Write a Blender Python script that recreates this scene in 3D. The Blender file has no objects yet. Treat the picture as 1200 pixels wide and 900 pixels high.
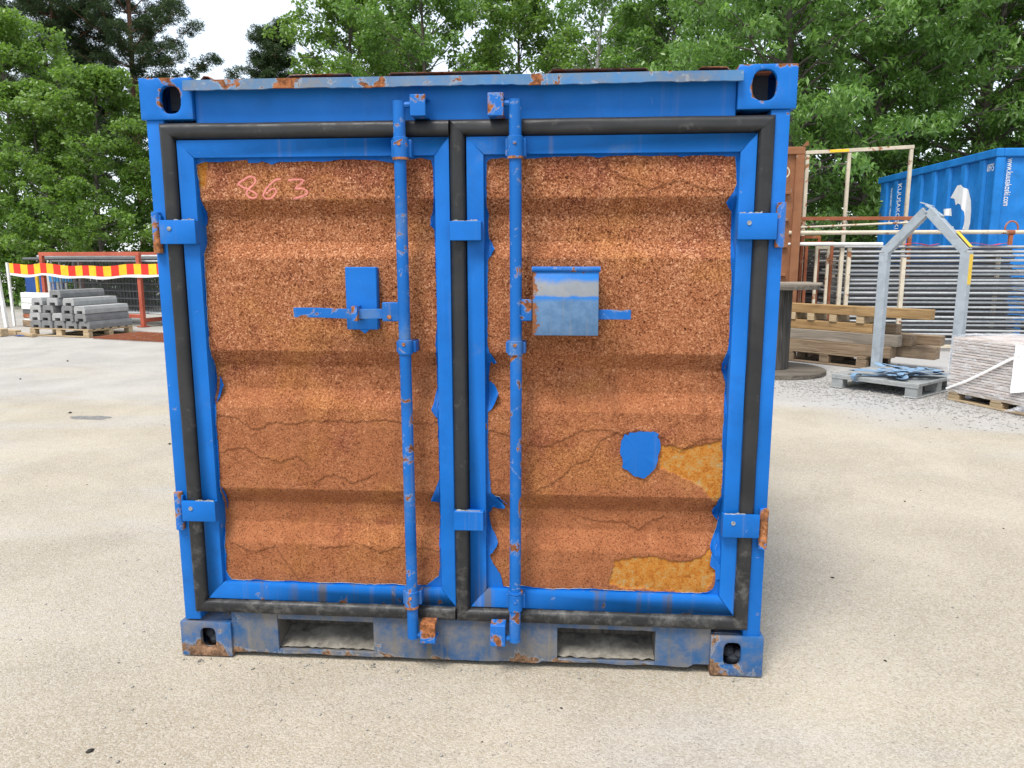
import bpy, bmesh, math, random
import numpy as np
from mathutils import Vector, Matrix, noise
rad = math.radians
S = bpy.context.scene
COL = S.collection

# ------------------------------------------------------------------ camera
cam = bpy.data.cameras.new('camera'); camo = bpy.data.objects.new('camera', cam); COL.objects.link(camo)
cam.sensor_width = 36.0; cam.lens = 26.4; cam.clip_start = 0.05; cam.clip_end = 3000
R_, U_, B_ = (0.99725, 0.07407, -0.00087), (-0.01154, 0.16689, 0.98591), (0.07317, -0.98319, 0.16729)
camo.matrix_world = Matrix(((R_[0], U_[0], B_[0], 0.3867), (R_[1], U_[1], B_[1], -2.6979),
                            (R_[2], U_[2], B_[2], 1.5774), (0, 0, 0, 1)))
S.camera = camo

# ------------------------------------------------------------------ sky, sun, exposure
SUN_EL, SUN_AZ = 60.0, -152.0            # azimuth clockwise from +Y: sun behind the camera, to the left
w = bpy.data.worlds.new('World'); S.world = w; w.use_nodes = True
wn = w.node_tree; wn.nodes.clear()
sky = wn.nodes.new('ShaderNodeTexSky'); sky.sky_type = 'NISHITA'; sky.sun_disc = False
sky.sun_elevation = rad(SUN_EL); sky.sun_rotation = rad(SUN_AZ)
sky.air_density = 1.0; sky.dust_density = 1.5; sky.ozone_density = 1.0; sky.altitude = 50
bg = wn.nodes.new('ShaderNodeBackground'); bg.inputs['Strength'].default_value = 0.15
wo = wn.nodes.new('ShaderNodeOutputWorld')
veil = wn.nodes.new('ShaderNodeMix'); veil.data_type = 'RGBA'; veil.inputs[0].default_value = .62     # thin even cloud over the whole sky
wn.links.new(sky.outputs[0], veil.inputs[6]); veil.inputs[7].default_value = (6.6, 7.0, 7.4, 1)
wn.links.new(veil.outputs[2], bg.inputs[0]); wn.links.new(bg.outputs[0], wo.inputs[0])
sd = Vector((math.sin(rad(SUN_AZ)) * math.cos(rad(SUN_EL)), math.cos(rad(SUN_AZ)) * math.cos(rad(SUN_EL)), math.sin(rad(SUN_EL))))
sl = bpy.data.lights.new('sun', 'SUN'); sl.energy = 2.7; sl.angle = rad(20); sl.color = (1.0, 0.955, 0.89)
so = bpy.data.objects.new('sun', sl); COL.objects.link(so); so.rotation_euler = sd.to_track_quat('Z', 'Y').to_euler(); so.location = (-6, -6, 12)
S.view_settings.view_transform = 'Standard'; S.view_settings.look = 'None'; S.view_settings.gamma = 1
S.view_settings.exposure = 0.58
S.render.engine = 'CYCLES'
S.cycles.max_bounces = 8; S.cycles.transparent_max_bounces = 16

# ------------------------------------------------------------------ mesh helpers
class MB:
    def __init__(s): s.v = []; s.f = []
    def add(s, vs, fs):
        o = len(s.v); s.v += [tuple(p) for p in vs]; s.f += [tuple(i + o for i in q) for q in fs]; return s
    def obox(s, o, a, b, c):
        o, a, b, c = Vector(o), Vector(a), Vector(b), Vector(c)
        P = [o, o + a, o + a + b, o + b, o + c, o + a + c, o + a + b + c, o + b + c]
        return s.add(P, [(0, 3, 2, 1), (4, 5, 6, 7), (0, 1, 5, 4), (1, 2, 6, 5), (2, 3, 7, 6), (3, 0, 4, 7)])
    def box(s, x0, x1, y0, y1, z0, z1):
        return s.obox((x0, y0, z0), (x1 - x0, 0, 0), (0, y1 - y0, 0), (0, 0, z1 - z0))
    def beam(s, p, q, w, h, up=(0, 0, 1)):
        p, q = Vector(p), Vector(q); d = (q - p); n = d.normalized(); u = Vector(up)
        a = n.cross(u)
        if a.length < 1e-4: a = n.cross(Vector((1, 0, 0)))
        a.normalize(); b = a.cross(n).normalized()
        return s.obox(p - a * w / 2 - b * h / 2, a * w, d, b * h)
    def tube(s, pts, r, n=10, cap=True, flat=1.0, up=None):
        pts = [Vector(p) for p in pts]; m = len(pts); rs = r if isinstance(r, (list, tuple)) else [r] * m
        vs = []; prev = None
        for i, p in enumerate(pts):
            t = (pts[min(i + 1, m - 1)] - pts[max(i - 1, 0)]).normalized()
            if prev is None:
                a = Vector(up) if up else (Vector((0, 0, 1)) if abs(t.z) < .9 else Vector((1, 0, 0)))
            else: a = prev
            a = (a - t * a.dot(t)).normalized(); prev = a; b = t.cross(a)
            for k in range(n):
                th = 2 * math.pi * k / n
                vs.append(p + a * math.cos(th) * rs[i] * flat + b * math.sin(th) * rs[i])
        fs = [(i * n + k, i * n + (k + 1) % n, (i + 1) * n + (k + 1) % n, (i + 1) * n + k) for i in range(m - 1) for k in range(n)]
        if cap: fs += [tuple(range(n - 1, -1, -1)), tuple((m - 1) * n + k for k in range(n))]
        return s.add(vs, fs)
    def prism(s, poly, d):
        """poly: list of 3D points (planar), extruded by vector d"""
        P = [Vector(p) for p in poly]; d = Vector(d); n = len(P)
        return s.add(P + [p + d for p in P], [tuple(range(n - 1, -1, -1)), tuple(range(n, 2 * n))] +
                     [(k, (k + 1) % n, n + (k + 1) % n, n + k) for k in range(n)])
    def lathe(s, prof, n=24, c=(0, 0, 0)):
        vs = []
        for r, z in prof:
            for k in range(n):
                th = 2 * math.pi * k / n; vs.append((c[0] + r * math.cos(th), c[1] + r * math.sin(th), c[2] + z))
        m = len(prof)
        return s.add(vs, [(i * n + k, i * n + (k + 1) % n, (i + 1) * n + (k + 1) % n, (i + 1) * n + k) for i in range(m - 1) for k in range(n)])
    def mesh(s, name, mat, bevel=0.0, seg=1, smooth=False, angle=35, recalc=True):
        me = bpy.data.meshes.new(name); me.from_pydata(s.v, [], s.f)
        bm = bmesh.new(); bm.from_mesh(me)
        if recalc: bmesh.ops.recalc_face_normals(bm, faces=bm.faces)
        if bevel > 0:
            bmesh.ops.remove_doubles(bm, verts=bm.verts, dist=1e-5)
            es = [e for e in bm.edges if len(e.link_faces) == 2 and e.calc_face_angle(0) > rad(28)]
            bmesh.ops.bevel(bm, geom=es, offset=bevel, segments=seg, affect='EDGES', profile=.5, clamp_overlap=True)
        bm.to_mesh(me); bm.free()
        if smooth:
            me.polygons.foreach_set('use_smooth', [True] * len(me.polygons)); me.set_sharp_from_angle(angle=rad(angle))
        if mat: me.materials.append(mat)
        return me
    def build(s, name, mat, parent=None, **k):
        return link(name, s.mesh(name, mat, **k), parent)

def link(name, data, parent=None, loc=None, rotz=0.0):
    o = bpy.data.objects.new(name, data); COL.objects.link(o)
    if parent: o.parent = parent
    if loc is not None: o.location = loc
    if rotz: o.rotation_euler = (0, 0, rotz)
    return o
def tag(o, label, cat, group=None):
    o['label'] = label; o['category'] = cat
    if o.get('kind') is None: o['kind'] = 'thing'
    if group: o['group'] = group
    return o
def thing(name, label, cat, loc=(0, 0, 0), rotz=0.0, group=None):
    return tag(link(name, None, None, loc, rotz), label, cat, group)
def npmesh(name, V, F, mat, smooth=False):
    V = np.asarray(V, np.float32); F = np.asarray(F, np.int32); me = bpy.data.meshes.new(name)
    k = F.shape[1]; me.vertices.add(len(V)); me.vertices.foreach_set('co', V.ravel())
    me.loops.add(F.size); me.loops.foreach_set('vertex_index', F.ravel())
    me.polygons.add(len(F)); me.polygons.foreach_set('loop_start', np.arange(0, F.size, k, dtype=np.int32))
    me.polygons.foreach_set('loop_total', np.full(len(F), k, np.int32))
    if smooth: me.polygons.foreach_set('use_smooth', np.ones(len(F), bool))
    me.update(calc_edges=True); me.materials.append(mat); return me
def copy_tree(o, parent=None):
    c = o.copy(); COL.objects.link(c); c.parent = parent
    for ch in list(o.children): copy_tree(ch, c)
    return c

# ------------------------------------------------------------------ material helpers
class G:
    def __init__(s, name):
        s.m = bpy.data.materials.new(name); s.m.use_nodes = True; s.t = s.m.node_tree; s.t.nodes.clear()
        s.out = s.t.nodes.new('ShaderNodeOutputMaterial'); s.tc = s.t.nodes.new('ShaderNodeTexCoord')
        s.oi = None
    def n(s, ty, **kw):
        nd = s.t.nodes.new(ty)
        for k, v in kw.items(): setattr(nd, k, v)
        return nd
    def L(s, a, b): s.t.links.new(a, b)
    def put(s, sock, v):
        if isinstance(v, bpy.types.NodeSocket): s.L(v, sock)
        elif isinstance(v, (tuple, list)) and len(v) == 3 and sock.type == 'RGBA': sock.default_value = (*v, 1)
        else: sock.default_value = v
    def obj(s): return s.tc.outputs['Object']
    def rnd(s):
        if not s.oi: s.oi = s.n('ShaderNodeObjectInfo')
        return s.oi.outputs['Random']
    def pos(s, jitter=0.0, scale=(1, 1, 1)):
        mp = s.n('ShaderNodeMapping'); s.L(s.obj(), mp.inputs[0]); mp.inputs['Scale'].default_value = scale
        if jitter:
            v = s.n('ShaderNodeCombineXYZ')
            for i, k in enumerate((1., 1.7, 2.3)): s.L(s.math('MULTIPLY', s.rnd(), jitter * k), v.inputs[i])
            s.L(v.outputs[0], mp.inputs['Location'])
        return mp.outputs[0]
    def noise(s, scale, detail=4, rough=.55, dist=0, vec=None, col=False):
        nd = s.n('ShaderNodeTexNoise'); s.put(nd.inputs['Scale'], scale); nd.inputs['Detail'].default_value = detail
        nd.inputs['Roughness'].default_value = rough; nd.inputs['Distortion'].default_value = dist
        s.L(vec or s.obj(), nd.inputs['Vector']); return nd.outputs[1 if col else 0]
    def vor(s, scale, feat='F1', out=0, vec=None, rnd=1.0):
        nd = s.n('ShaderNodeTexVoronoi', feature=feat); nd.inputs['Scale'].default_value = scale
        nd.inputs['Randomness'].default_value = rnd
        s.L(vec or s.obj(), nd.inputs['Vector']); return nd.outputs[out]
    def math(s, op, a, b=0.0, clamp=False):
        nd = s.n('ShaderNodeMath', operation=op, use_clamp=clamp); s.put(nd.inputs[0], a); s.put(nd.inputs[1], b); return nd.outputs[0]
    def rng(s, v, a, b, c=0.0, d=1.0):
        nd = s.n('ShaderNodeMapRange'); nd.interpolation_type = 'SMOOTHSTEP'; s.put(nd.inputs[0], v)
        for i, q in zip((1, 2, 3, 4), (a, b, c, d)): s.put(nd.inputs[i], q)
        return nd.outputs[0]
    def mix(s, f, a, b, mode='MIX'):
        nd = s.n('ShaderNodeMix', data_type='RGBA', blend_type=mode); s.put(nd.inputs[0], f); s.put(nd.inputs[6], a); s.put(nd.inputs[7], b); return nd.outputs[2]
    def ramp(s, f, stops):
        nd = s.n('ShaderNodeValToRGB'); s.put(nd.inputs[0], f); cr = nd.color_ramp
        while len(cr.elements) < len(stops): cr.elements.new(.5)
        for e, (p, c) in zip(cr.elements, stops): e.position = p; e.color = (*c, 1)
        return nd.outputs[0]
    def sep(s, v=None):
        nd = s.n('ShaderNodeSeparateXYZ'); s.L(v or s.obj(), nd.inputs[0]); return nd.outputs
    def attr(s, name):
        nd = s.n('ShaderNodeAttribute', attribute_name=name); return nd.outputs['Fac']
    def bump(s, h, strength=.5, dist=.01, normal=None):
        nd = s.n('ShaderNodeBump'); s.put(nd.inputs['Strength'], strength); nd.inputs['Distance'].default_value = dist
        s.put(nd.inputs['Height'], h)
        if normal: s.L(normal, nd.inputs['Normal'])
        return nd.outputs[0]
    def done(s, color, rough=.6, metal=0.0, normal=None, spec=.5, **kw):
        p = s.n('ShaderNodeBsdfPrincipled'); s.put(p.inputs['Base Color'], color); s.put(p.inputs['Roughness'], rough)
        s.put(p.inputs['Metallic'], metal); s.put(p.inputs['Specular IOR Level'], spec)
        if normal: s.L(normal, p.inputs['Normal'])
        for k, v in kw.items(): s.put(p.inputs[k.replace('_', ' ')], v)
        s.L(p.outputs[0], s.out.inputs[0]); s.p = p; return s.m

def paint(name, base, rust=.2, fade=.0, dirt=.0, ztop=None, zbot=None, stain=None, holes=None, sc=9.0, rcol=(.20, .075, .03), fcol=(.13, .20, .28), rough=.47, jit=0.0, streak=.25):
    g = G(name); P = g.pos(jit)
    c = g.mix(g.rng(g.noise(2.3, 3, vec=P), .3, .75), base, tuple(min(1, q * 1.25 + .006) for q in base))
    if fade > 0:
        fm = g.math('MULTIPLY', g.rng(g.noise(4.5, 9, .68, .15, P), .62 - .4 * fade, .86 - .25 * fade), .7)
        c = g.mix(fm, c, fcol)
    c = g.mix(g.math('MULTIPLY', g.rng(g.noise(5.5, 7, .68, .2, P), .46, .74), .42), c, tuple(q * .60 + .004 for q in base))
    scr = g.math('MULTIPLY', g.rng(g.noise(1.0, 5, .7, 2.0, g.pos(jit, (44, 44, 12))), .66, .71), g.rng(g.noise(6.5, 3, vec=P), .50, .60))
    c = g.mix(g.math('MULTIPLY', scr, .5), c, tuple(min(1, q * .6 + .17) for q in base))
    st = g.pos(jit, (26, 26, .9))
    sm = g.math('MULTIPLY', g.rng(g.noise(1.0, 4, .6, 0, st), .58, .82), streak)
    c = g.mix(sm, c, (.27, .235, .18))
    if stain:
        sn = g.math('MULTIPLY', g.rng(g.noise(1.0, 3, .6, 0, g.pos(0, (17, 17, .5))), .52, .68), g.rng(g.sep()[2], stain[0], stain[1], .75, 0))
        c = g.mix(sn, c, (.115, .10, .06))
    if dirt > 0:
        dm = g.math('MULTIPLY', g.rng(g.noise(7.0, 10, .74, .1, P), .62 - .3 * dirt, .86 - .2 * dirt), min(.85, .35 + dirt))
        c = g.mix(dm, c, (.19, .165, .13))
    nz = g.noise(sc, 9, .62, .5, P)
    if ztop or zbot:
        z = g.sep()[2]
        if ztop: nz = g.math('ADD', nz, g.rng(z, ztop[0], ztop[1], 0, ztop[2]))
        if zbot: nz = g.math('ADD', nz, g.rng(z, zbot[0], zbot[1], zbot[2], 0))
    if holes:
        x_, _, z_ = g.sep(); dx = g.math('MULTIPLY', g.math('SUBTRACT', g.math('ABSOLUTE', x_), holes[0]), 1.12); dz = g.math('SUBTRACT', z_, holes[1])
        dd = g.math('SQRT', g.math('ADD', g.math('MULTIPLY', dx, dx), g.math('MULTIPLY', dz, dz))); nz = g.math('ADD', nz, g.rng(dd, .046, .072, holes[2], 0))
    lo = .80 - .34 * rust
    rm = g.rng(nz, lo, lo + .025)
    rim = g.math('SUBTRACT', g.rng(nz, lo - .022, lo - .008), rm, True)
    rc = g.mix(g.rng(g.noise(60, 5, .7, .3, P), .35, .68), tuple(q * .55 for q in rcol), tuple(min(1, q * 1.7) for q in rcol))
    c = g.mix(rm, c, rc)
    c = g.mix(g.math('MULTIPLY', rim, .30), c, (.40, .42, .42))
    ro = g.math('ADD', g.math('MULTIPLY', rm, .45), g.rng(g.noise(14, 4, vec=P), .3, .7, rough - .07, rough + .1), True)
    h = g.math('ADD', g.math('MULTIPLY', rm, -1.0), g.math('MULTIPLY', g.noise(170, 3, vec=P), .35))
    h = g.math('ADD', h, g.math('MULTIPLY', g.noise(22, 3, vec=P), .25))
    return g.done(c, ro, 0, g.bump(h, .45, .0025), .20)

def wood(name, a, b, jit=3.0, axis=0, rough=.85):
    g = G(name); sc = [34, 34, 34]; sc[axis] = 1.6; P = g.pos(jit, tuple(sc)); Q = g.pos(jit)
    gr = g.noise(1.0, 6, .65, 1.2, P)
    c = g.ramp(gr, [(.25, tuple(q * .45 for q in a)), (.42, a), (.62, b), (.8, tuple(min(1, q * 1.25) for q in b))])
    c = g.mix(g.math('MULTIPLY', g.rng(g.noise(3.5, 5, .6, .3, Q), .5, .75), .55), c, tuple(q * .5 + .03 for q in a))
    c = g.mix(g.math('MULTIPLY', g.rnd(), .35), c, tuple(q * .62 for q in a))
    return g.done(c, rough, 0, g.bump(gr, .6, .006), .25)

def plain(name, base, rough=.6, metal=0.0, var=.25, scale=12, bump=.3, jit=4.0, dark=None, spec=.4):
    g = G(name); P = g.pos(jit); n1 = g.noise(scale, 6, .6, .3, P)
    c = g.mix(g.rng(n1, .3, .7), tuple(q * (1 - var) for q in base), tuple(min(1, q * (1 + var)) for q in base))
    if dark: c = g.mix(g.math('MULTIPLY', g.rng(g.noise(scale * .35, 7, .7, .6, P), .52, .70), .8), c, dark)
    c = g.mix(g.math('MULTIPLY', g.rnd(), .22), c, tuple(q * .55 for q in base))
    return g.done(c, g.rng(g.noise(scale * 2, 3, vec=P), .3, .7, max(.05, rough - .1), min(1, rough + .1)), metal, g.bump(g.noise(scale * 9, 4, vec=P), bump, .004), spec)

BLUE = (.0035, .118, .43)
M = {}
M['paint'] = paint('blue_paint', BLUE, .22, .0, .0, streak=.12)
M['paint_frame'] = paint('blue_frame_paint', BLUE, .25, .06, .10, stain=(.30, .40), zbot=(.24, .34, .10), sc=16, streak=.4)
M['paint_post'] = paint('blue_post_paint', BLUE, .30, .1, .06, zbot=(.3, 1.1, .07), sc=14)
M['paint_cast'] = paint('blue_casting_paint', BLUE, .26, .22, .16, ztop=(2.180, 2.205, .24), holes=(1.03, 2.134, .22), sc=13, streak=.8)
M['paint_castlow'] = paint('blue_low_casting_paint', (.012, .088, .25), .56, .40, .90, zbot=(.0, .09, .12), sc=9, rcol=(.19, .11, .065), fcol=(.085, .16, .27))
M['paint_rail'] = paint('blue_rail_paint', (.012, .072, .19), .34, .60, .95, zbot=(.0, .07, .2), sc=8, rcol=(.19, .11, .065), fcol=(.080, .115, .165), stain=(.05, .3), streak=.7)
M['paint_bar'] = paint('blue_bar_paint', (.004, .10, .36), .60, .28, .12, sc=15, streak=.4)
M['paint_lip'] = paint('blue_lip_paint', (.03, .14, .33), .64, .75, .65, sc=10, fcol=(.12, .19, .26), streak=.9)
M['paint_box'] = paint('blue_box_paint', (.008, .13, .45), .36, .72, .10, sc=12, fcol=(.14, .22, .31), streak=.6)
M['paint_flake'] = paint('blue_flake_paint', (.0035, .105, .39), .1, .0, .0)
M['seam'] = plain('weathered_weld', (.30, .31, .31), .8, 0, .5, 60, .6, 0, dark=(.16, .07, .04))
M['primer'] = plain('pale_primer', (.42, .43, .42), .8, 0, .3, 60, .3, 0, dark=(.22, .12, .07))
def lock_box_mat():
    g = G('weathered_lock_box'); x, y, z = g.sep(); P = g.obj(); n = g.noise(22, 8, .7, .3, P); n2 = g.noise(9, 6, .65, .3, P)
    c = g.mix(g.rng(n2, .3, .7), (.006, .12, .42), (.010, .15, .47))
    lo = g.rng(g.math('ADD', z, g.math('MULTIPLY', n2, .03)), 1.455, 1.435)                    # bleached lower flap
    c = g.mix(g.math('MULTIPLY', lo, .8), c, g.mix(g.rng(n, .3, .7), (.07, .13, .20), (.13, .21, .30)))
    band = g.math('MULTIPLY', g.rng(g.math('ADD', z, g.math('MULTIPLY', n, .03)), 1.452, 1.462), g.rng(g.math('ADD', z, g.math('MULTIPLY', n2, .05)), 1.535, 1.505))
    c = g.mix(g.math('MULTIPLY', band, .85), c, g.mix(n, (.16, .16, .14), (.30, .29, .25)))
    c = g.mix(g.math('MULTIPLY', g.rng(g.noise(1, 4, .6, 0, g.pos(0, (60, 60, 3))), .55, .75), .35), c, (.22, .20, .16))
    rm = g.rng(g.math('ADD', n, g.math('ADD', g.rng(x, .262, .300, .26, 0), g.rng(z, 1.50, 1.54, 0, .10))), .66, .69)
    c = g.mix(rm, c, g.mix(g.noise(80, 4, .6), (.10, .035, .014), (.30, .12, .05)))
    return g.done(c, g.math('ADD', .45, g.math('MULTIPLY', rm, .4)), 0, g.bump(g.math('SUBTRACT', g.math('MULTIPLY', n, .4), rm), .4, .003), .3)
M['paint_box'] = lock_box_mat()
M['keeper_rust'] = paint('keeper_rust', (.008, .11, .40), .85, .0, .1, sc=13, rcol=(.24, .09, .035))
M['hinge_rust'] = paint('hinge_rust', (.008, .11, .40), .97, .0, .1, sc=9, rcol=(.27, .11, .045))
M['roof_rust'] = paint('roof_rust', (.20, .075, .045), .9, .1, .2, sc=7, rcol=(.24, .085, .045))

def rust_panel_mat():
    g = G('flaking_rust')
    P = g.obj()
    wp = g.n('ShaderNodeVectorMath', operation='ADD'); g.L(P, wp.inputs[0])
    off = g.n('ShaderNodeVectorMath', operation='SCALE'); g.L(g.noise(55, 3, .6, 0, P, True), off.inputs[0]); off.inputs['Scale'].default_value = .012
    g.L(off.outputs[0], wp.inputs[1]); W = wp.outputs[0]
    n1 = g.noise(155, 1.5, .5, .9, W); n2 = g.noise(300, 2, .6, .4, W); big = g.noise(3.2, 6, .62, .8, P); mid = g.noise(13, 5, .6, .4, P)
    f = g.math('ADD', g.math('MULTIPLY', n1, .68), g.math('MULTIPLY', n2, .32))
    z = g.sep()[2]; k_ = g.math('ADD', g.rng(z, .5, 1.75, .40, 1.0), g.math('MULTIPLY', g.math('SUBTRACT', big, .5), .9))
    f2 = g.math('ADD', .505, g.math('MULTIPLY', g.math('SUBTRACT', f, .5), k_))
    pit = g.math('MULTIPLY', g.rng(g.noise(165, 1.5, .5, .5, W), .575, .64), g.rng(z, 1.25, .7, .10, .85))
    fm = g.math('ADD', f2, g.math('MULTIPLY', g.math('SUBTRACT', mid, .5), .14))
    c = g.ramp(fm, [(.34, (.040, .012, .006)), (.42, (.155, .049, .019)), (.48, (.270, .095, .039)), (.56, (.37, .148, .066)), (.67, (.62, .35, .21))])
    red = g.ramp(fm, [(.33, (.040, .012, .007)), (.44, (.145, .043, .020)), (.53, (.255, .083, .040)), (.62, (.40, .165, .09)), (.7, (.64, .40, .26))])
    tan = g.ramp(fm, [(.34, (.05, .016, .006)), (.42, (.19, .064, .020)), (.50, (.31, .118, .040)), (.62, (.50, .235, .095))])
    c = g.mix(g.rng(g.math('ADD', big, g.rng(z, 1.72, 1.95, 0, .16)), .55, .66), c, red)
    c = g.mix(g.math('MULTIPLY', g.rng(g.noise(2.1, 5, .6, .5, g.pos(0, (1.2, 1, 1.6))), .50, .64), .8), c, tan)
    c = g.mix(g.math('MULTIPLY', pit, .75), c, (.075, .026, .011))
    dr = g.math('MULTIPLY', g.rng(g.noise(1.0, 4, .6, .2, g.pos(0, (15, 1, .55))), .54, .72), g.rng(g.noise(2.4, 4, .6, .2, P), .40, .62))
    c = g.mix(g.math('MULTIPLY', dr, .38), c, (.115, .040, .018))
    # raised scale edges
    e = g.attr('edge'); c = g.mix(g.math('MULTIPLY', e, .20), c, (.13, .046, .024))
    # bare orange plate where the scale has come off
    om = g.attr('patch'); on = g.math('ADD', g.math('MULTIPLY', g.noise(38, 7, .72, .5, P), .6), g.math('MULTIPLY', g.noise(150, 4, .7, .2, P), .4))
    oc = g.ramp(on, [(.34, (.15, .05, .012)), (.43, (.30, .10, .017)), (.50, (.40, .155, .024)), (.56, (.37, .20, .055)), (.63, (.31, .25, .16)), (.72, (.46, .41, .33))])
    c = g.mix(om, c, oc)
    hgt = g.math('MULTIPLY', f, g.math('SUBTRACT', 1.0, g.math('MULTIPLY', om, .8)))
    b = g.bump(hgt, .6, .007)
    return g.done(c, .92, 0, b, .15)
M['rust'] = rust_panel_mat()

def gasket_mat():
    g = G('black_rubber'); P = g.pos(0)
    c = g.mix(g.rng(g.noise(4, 5, .6, .4), .35, .7), (.011, .012, .013), (.024, .024, .025))
    z = g.sep()[2]
    dm = g.rng(g.math('ADD', g.noise(15, 10, .78, .15), g.rng(z, .2, 1.0, .10, 0)), .56, .80)
    c = g.mix(g.math('MULTIPLY', dm, .55), c, (.17, .16, .145))
    sc = g.rng(g.noise(1, 6, .7, 2.0, g.pos(0, (60, 60, 22))), .68, .74)
    sc = g.math('MULTIPLY', sc, g.rng(g.noise(5, 3), .47, .60))
    c = g.mix(sc, c, (.42, .42, .41))
    return g.done(c, g.rng(g.noise(20, 4), .3, .7, .42, .62), 0, g.bump(g.noise(45, 5, .6), .25, .004), .4)
M['gasket'] = gasket_mat()
M['chalk'] = plain('pink_chalk', (.72, .25, .22), .95, 0, .15, 90, .6, 0)
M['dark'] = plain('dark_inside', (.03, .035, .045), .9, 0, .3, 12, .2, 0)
M['mud'] = plain('dry_mud', (.24, .22, .185), .98, 0, .3, 30, 1.0, 0, dark=(.10, .085, .07))
M['pocket'] = paint('pocket_dust', (.10, .095, .085), .25, .3, .8, sc=12, fcol=(.2, .19, .17))

def galv(name, base=(.50, .53, .55), rust=0.0, metal=.35, rough=.5):
    g = G(name); P = g.pos(5.0)
    sp = g.vor(16, out=1, vec=P); bw = g.n('ShaderNodeRGBToBW'); g.L(sp, bw.inputs[0])
    c = g.mix(bw.outputs[0], tuple(q * .86 for q in base), tuple(min(1, q * 1.12) for q in base))
    c = g.mix(g.math('MULTIPLY', g.rng(g.noise(4, 7, .7, .5, P), .5, .72), .55), c, tuple(q * .55 for q in base))
    c = g.mix(g.math('MULTIPLY', g.rnd(), .3), c, tuple(q * .6 for q in base))
    if rust: c = g.mix(g.rng(g.noise(7, 8, .7, .7, P), .72 - .3 * rust, .77 - .3 * rust), c, (.27, .105, .04))
    return g.done(c, g.rng(g.noise(25, 3, vec=P), .3, .7, rough - .08, rough + .1), metal, g.bump(g.noise(60, 3, vec=P), .15, .003), .5)
M['galv'] = galv('galvanised_steel', (.36, .37, .36), rust=.05)
M['galv_frame'] = galv('galvanised_frame_steel', (.36, .40, .43), 0, .25, .45)
M['tube'] = galv('galvanised_tube', (.50, .515, .52), .10, .35, .45)
M['tube_dark'] = galv('dark_shade_tube', (.13, .135, .14), .2, .35, .55)  # darkened galvanised grey: shade inside the panel stack painted in; also plain dark steel
M['white_rust'] = paint('white_rusty_paint', (.50, .44, .34), .66, .4, .3, sc=6, rcol=(.28, .13, .06), fcol=(.45, .37, .25), jit=5, streak=.3)
M['white_steel'] = paint('white_steel_paint', (.66, .66, .63), .20, .1, .1, sc=6, rcol=(.30, .13, .06), fcol=(.7, .68, .62), jit=5, streak=.2)
M['brown_rust'] = paint('brown_rusty_steel', (.26, .085, .04), .62, .3, .1, sc=6, rcol=(.30, .12, .05), fcol=(.35, .14, .07), jit=5, rough=.8)
M['rack_red'] = paint('red_oxide_paint', (.37, .085, .05), .2, .35, .12, sc=6, rcol=(.22, .07, .03), fcol=(.42, .14, .09), jit=5, rough=.6)
M['cont_rust'] = paint('rusty_container_steel', (.20, .085, .04), .45, .6, .15, sc=4, rcol=(.22, .085, .035), fcol=(.27, .125, .065), jit=2, rough=.85, streak=.35)
M['plate'] = plain('gap_darkening_black', (.045, .04, .038), .9, 0, .3, 6, .4, 3)  # near-black for the stack added to darken the gaps between fence panels
M['skip'] = paint('skip_blue_paint', (.010, .155, .46), .10, .15, .06, sc=5, fcol=(.02, .17, .48), jit=2, streak=.2)
M['white_print'] = plain('white_print', (.82, .82, .82), .6, 0, .05, 10, .05, 0)
M['yellow'] = plain('yellow_tape', (.80, .52, .02), .5, 0, .1, 10, .1)
M['red_cloth'] = plain('red_cloth', (.70, .035, .02), .8, 0, .12, 10, .2)
M['yellow_cloth'] = plain('yellow_cloth', (.85, .50, .02), .8, 0, .12, 10, .2)
M['white_cloth'] = plain('white_cloth', (.78, .78, .76), .85, 0, .08, 10, .2)
M['concrete'] = plain('grey_concrete', (.20, .20, .197), .95, 0, .14, 9, .8, 5, dark=(.17, .17, .165))
M['concrete_pale'] = plain('pale_concrete', (.35, .35, .34), .95, 0, .12, 9, .8, 5, dark=(.30, .30, .29))
M['wood_new'] = wood('yellow_timber', (.26, .155, .065), (.39, .255, .12))
M['wood_old'] = wood('weathered_timber', (.19, .13, .08), (.32, .24, .16))
M['wood_grey'] = wood('grey_timber', (.22, .185, .145), (.35, .30, .24))
M['wood_dark'] = wood('dark_timber', (.045, .042, .038), (.10, .09, .08), axis=2)
M['wood_spool'] = wood('spool_timber', (.095, .08, .062), (.19, .165, .135))
M['wood_pallet'] = wood('pallet_timber', (.40, .29, .165), (.55, .43, .28))
M['board'] = wood('wrapped_board', (.50, .42, .36), (.66, .57, .50), jit=5)
M['strap'] = plain('blue_strap', (.19, .30, .43), .75, 0, .2, 25, .3)
M['tarp'] = plain('blue_tarp', (.01, .06, .25), .5, 0, .2, 6, .3)
M['tarp_light'] = plain('light_blue_plastic', (.05, .30, .65), .5, 0, .1, 6, .1)

def film_mat():
    g = G('stretch_film'); P = g.obj()
    wr = g.noise(1, 6, .65, .7, g.pos(0, (7, 7, 26)))
    t = g.n('ShaderNodeBsdfTransparent'); t.inputs[0].default_value = (.97, .97, .98, 1)
    p = g.n('ShaderNodeBsdfPrincipled'); p.inputs['Base Color'].default_value = (.86, .86, .87, 1); p.inputs['Roughness'].default_value = .22
    g.L(g.bump(wr, .7, .03), p.inputs['Normal'])
    mx = g.n('ShaderNodeMixShader'); g.L(g.rng(wr, .42, .74, .14, .62), mx.inputs[0]); g.L(t.outputs[0], mx.inputs[1]); g.L(p.outputs[0], mx.inputs[2])
    g.L(mx.outputs[0], g.out.inputs[0]); return g.m
M['film'] = film_mat()

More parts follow.
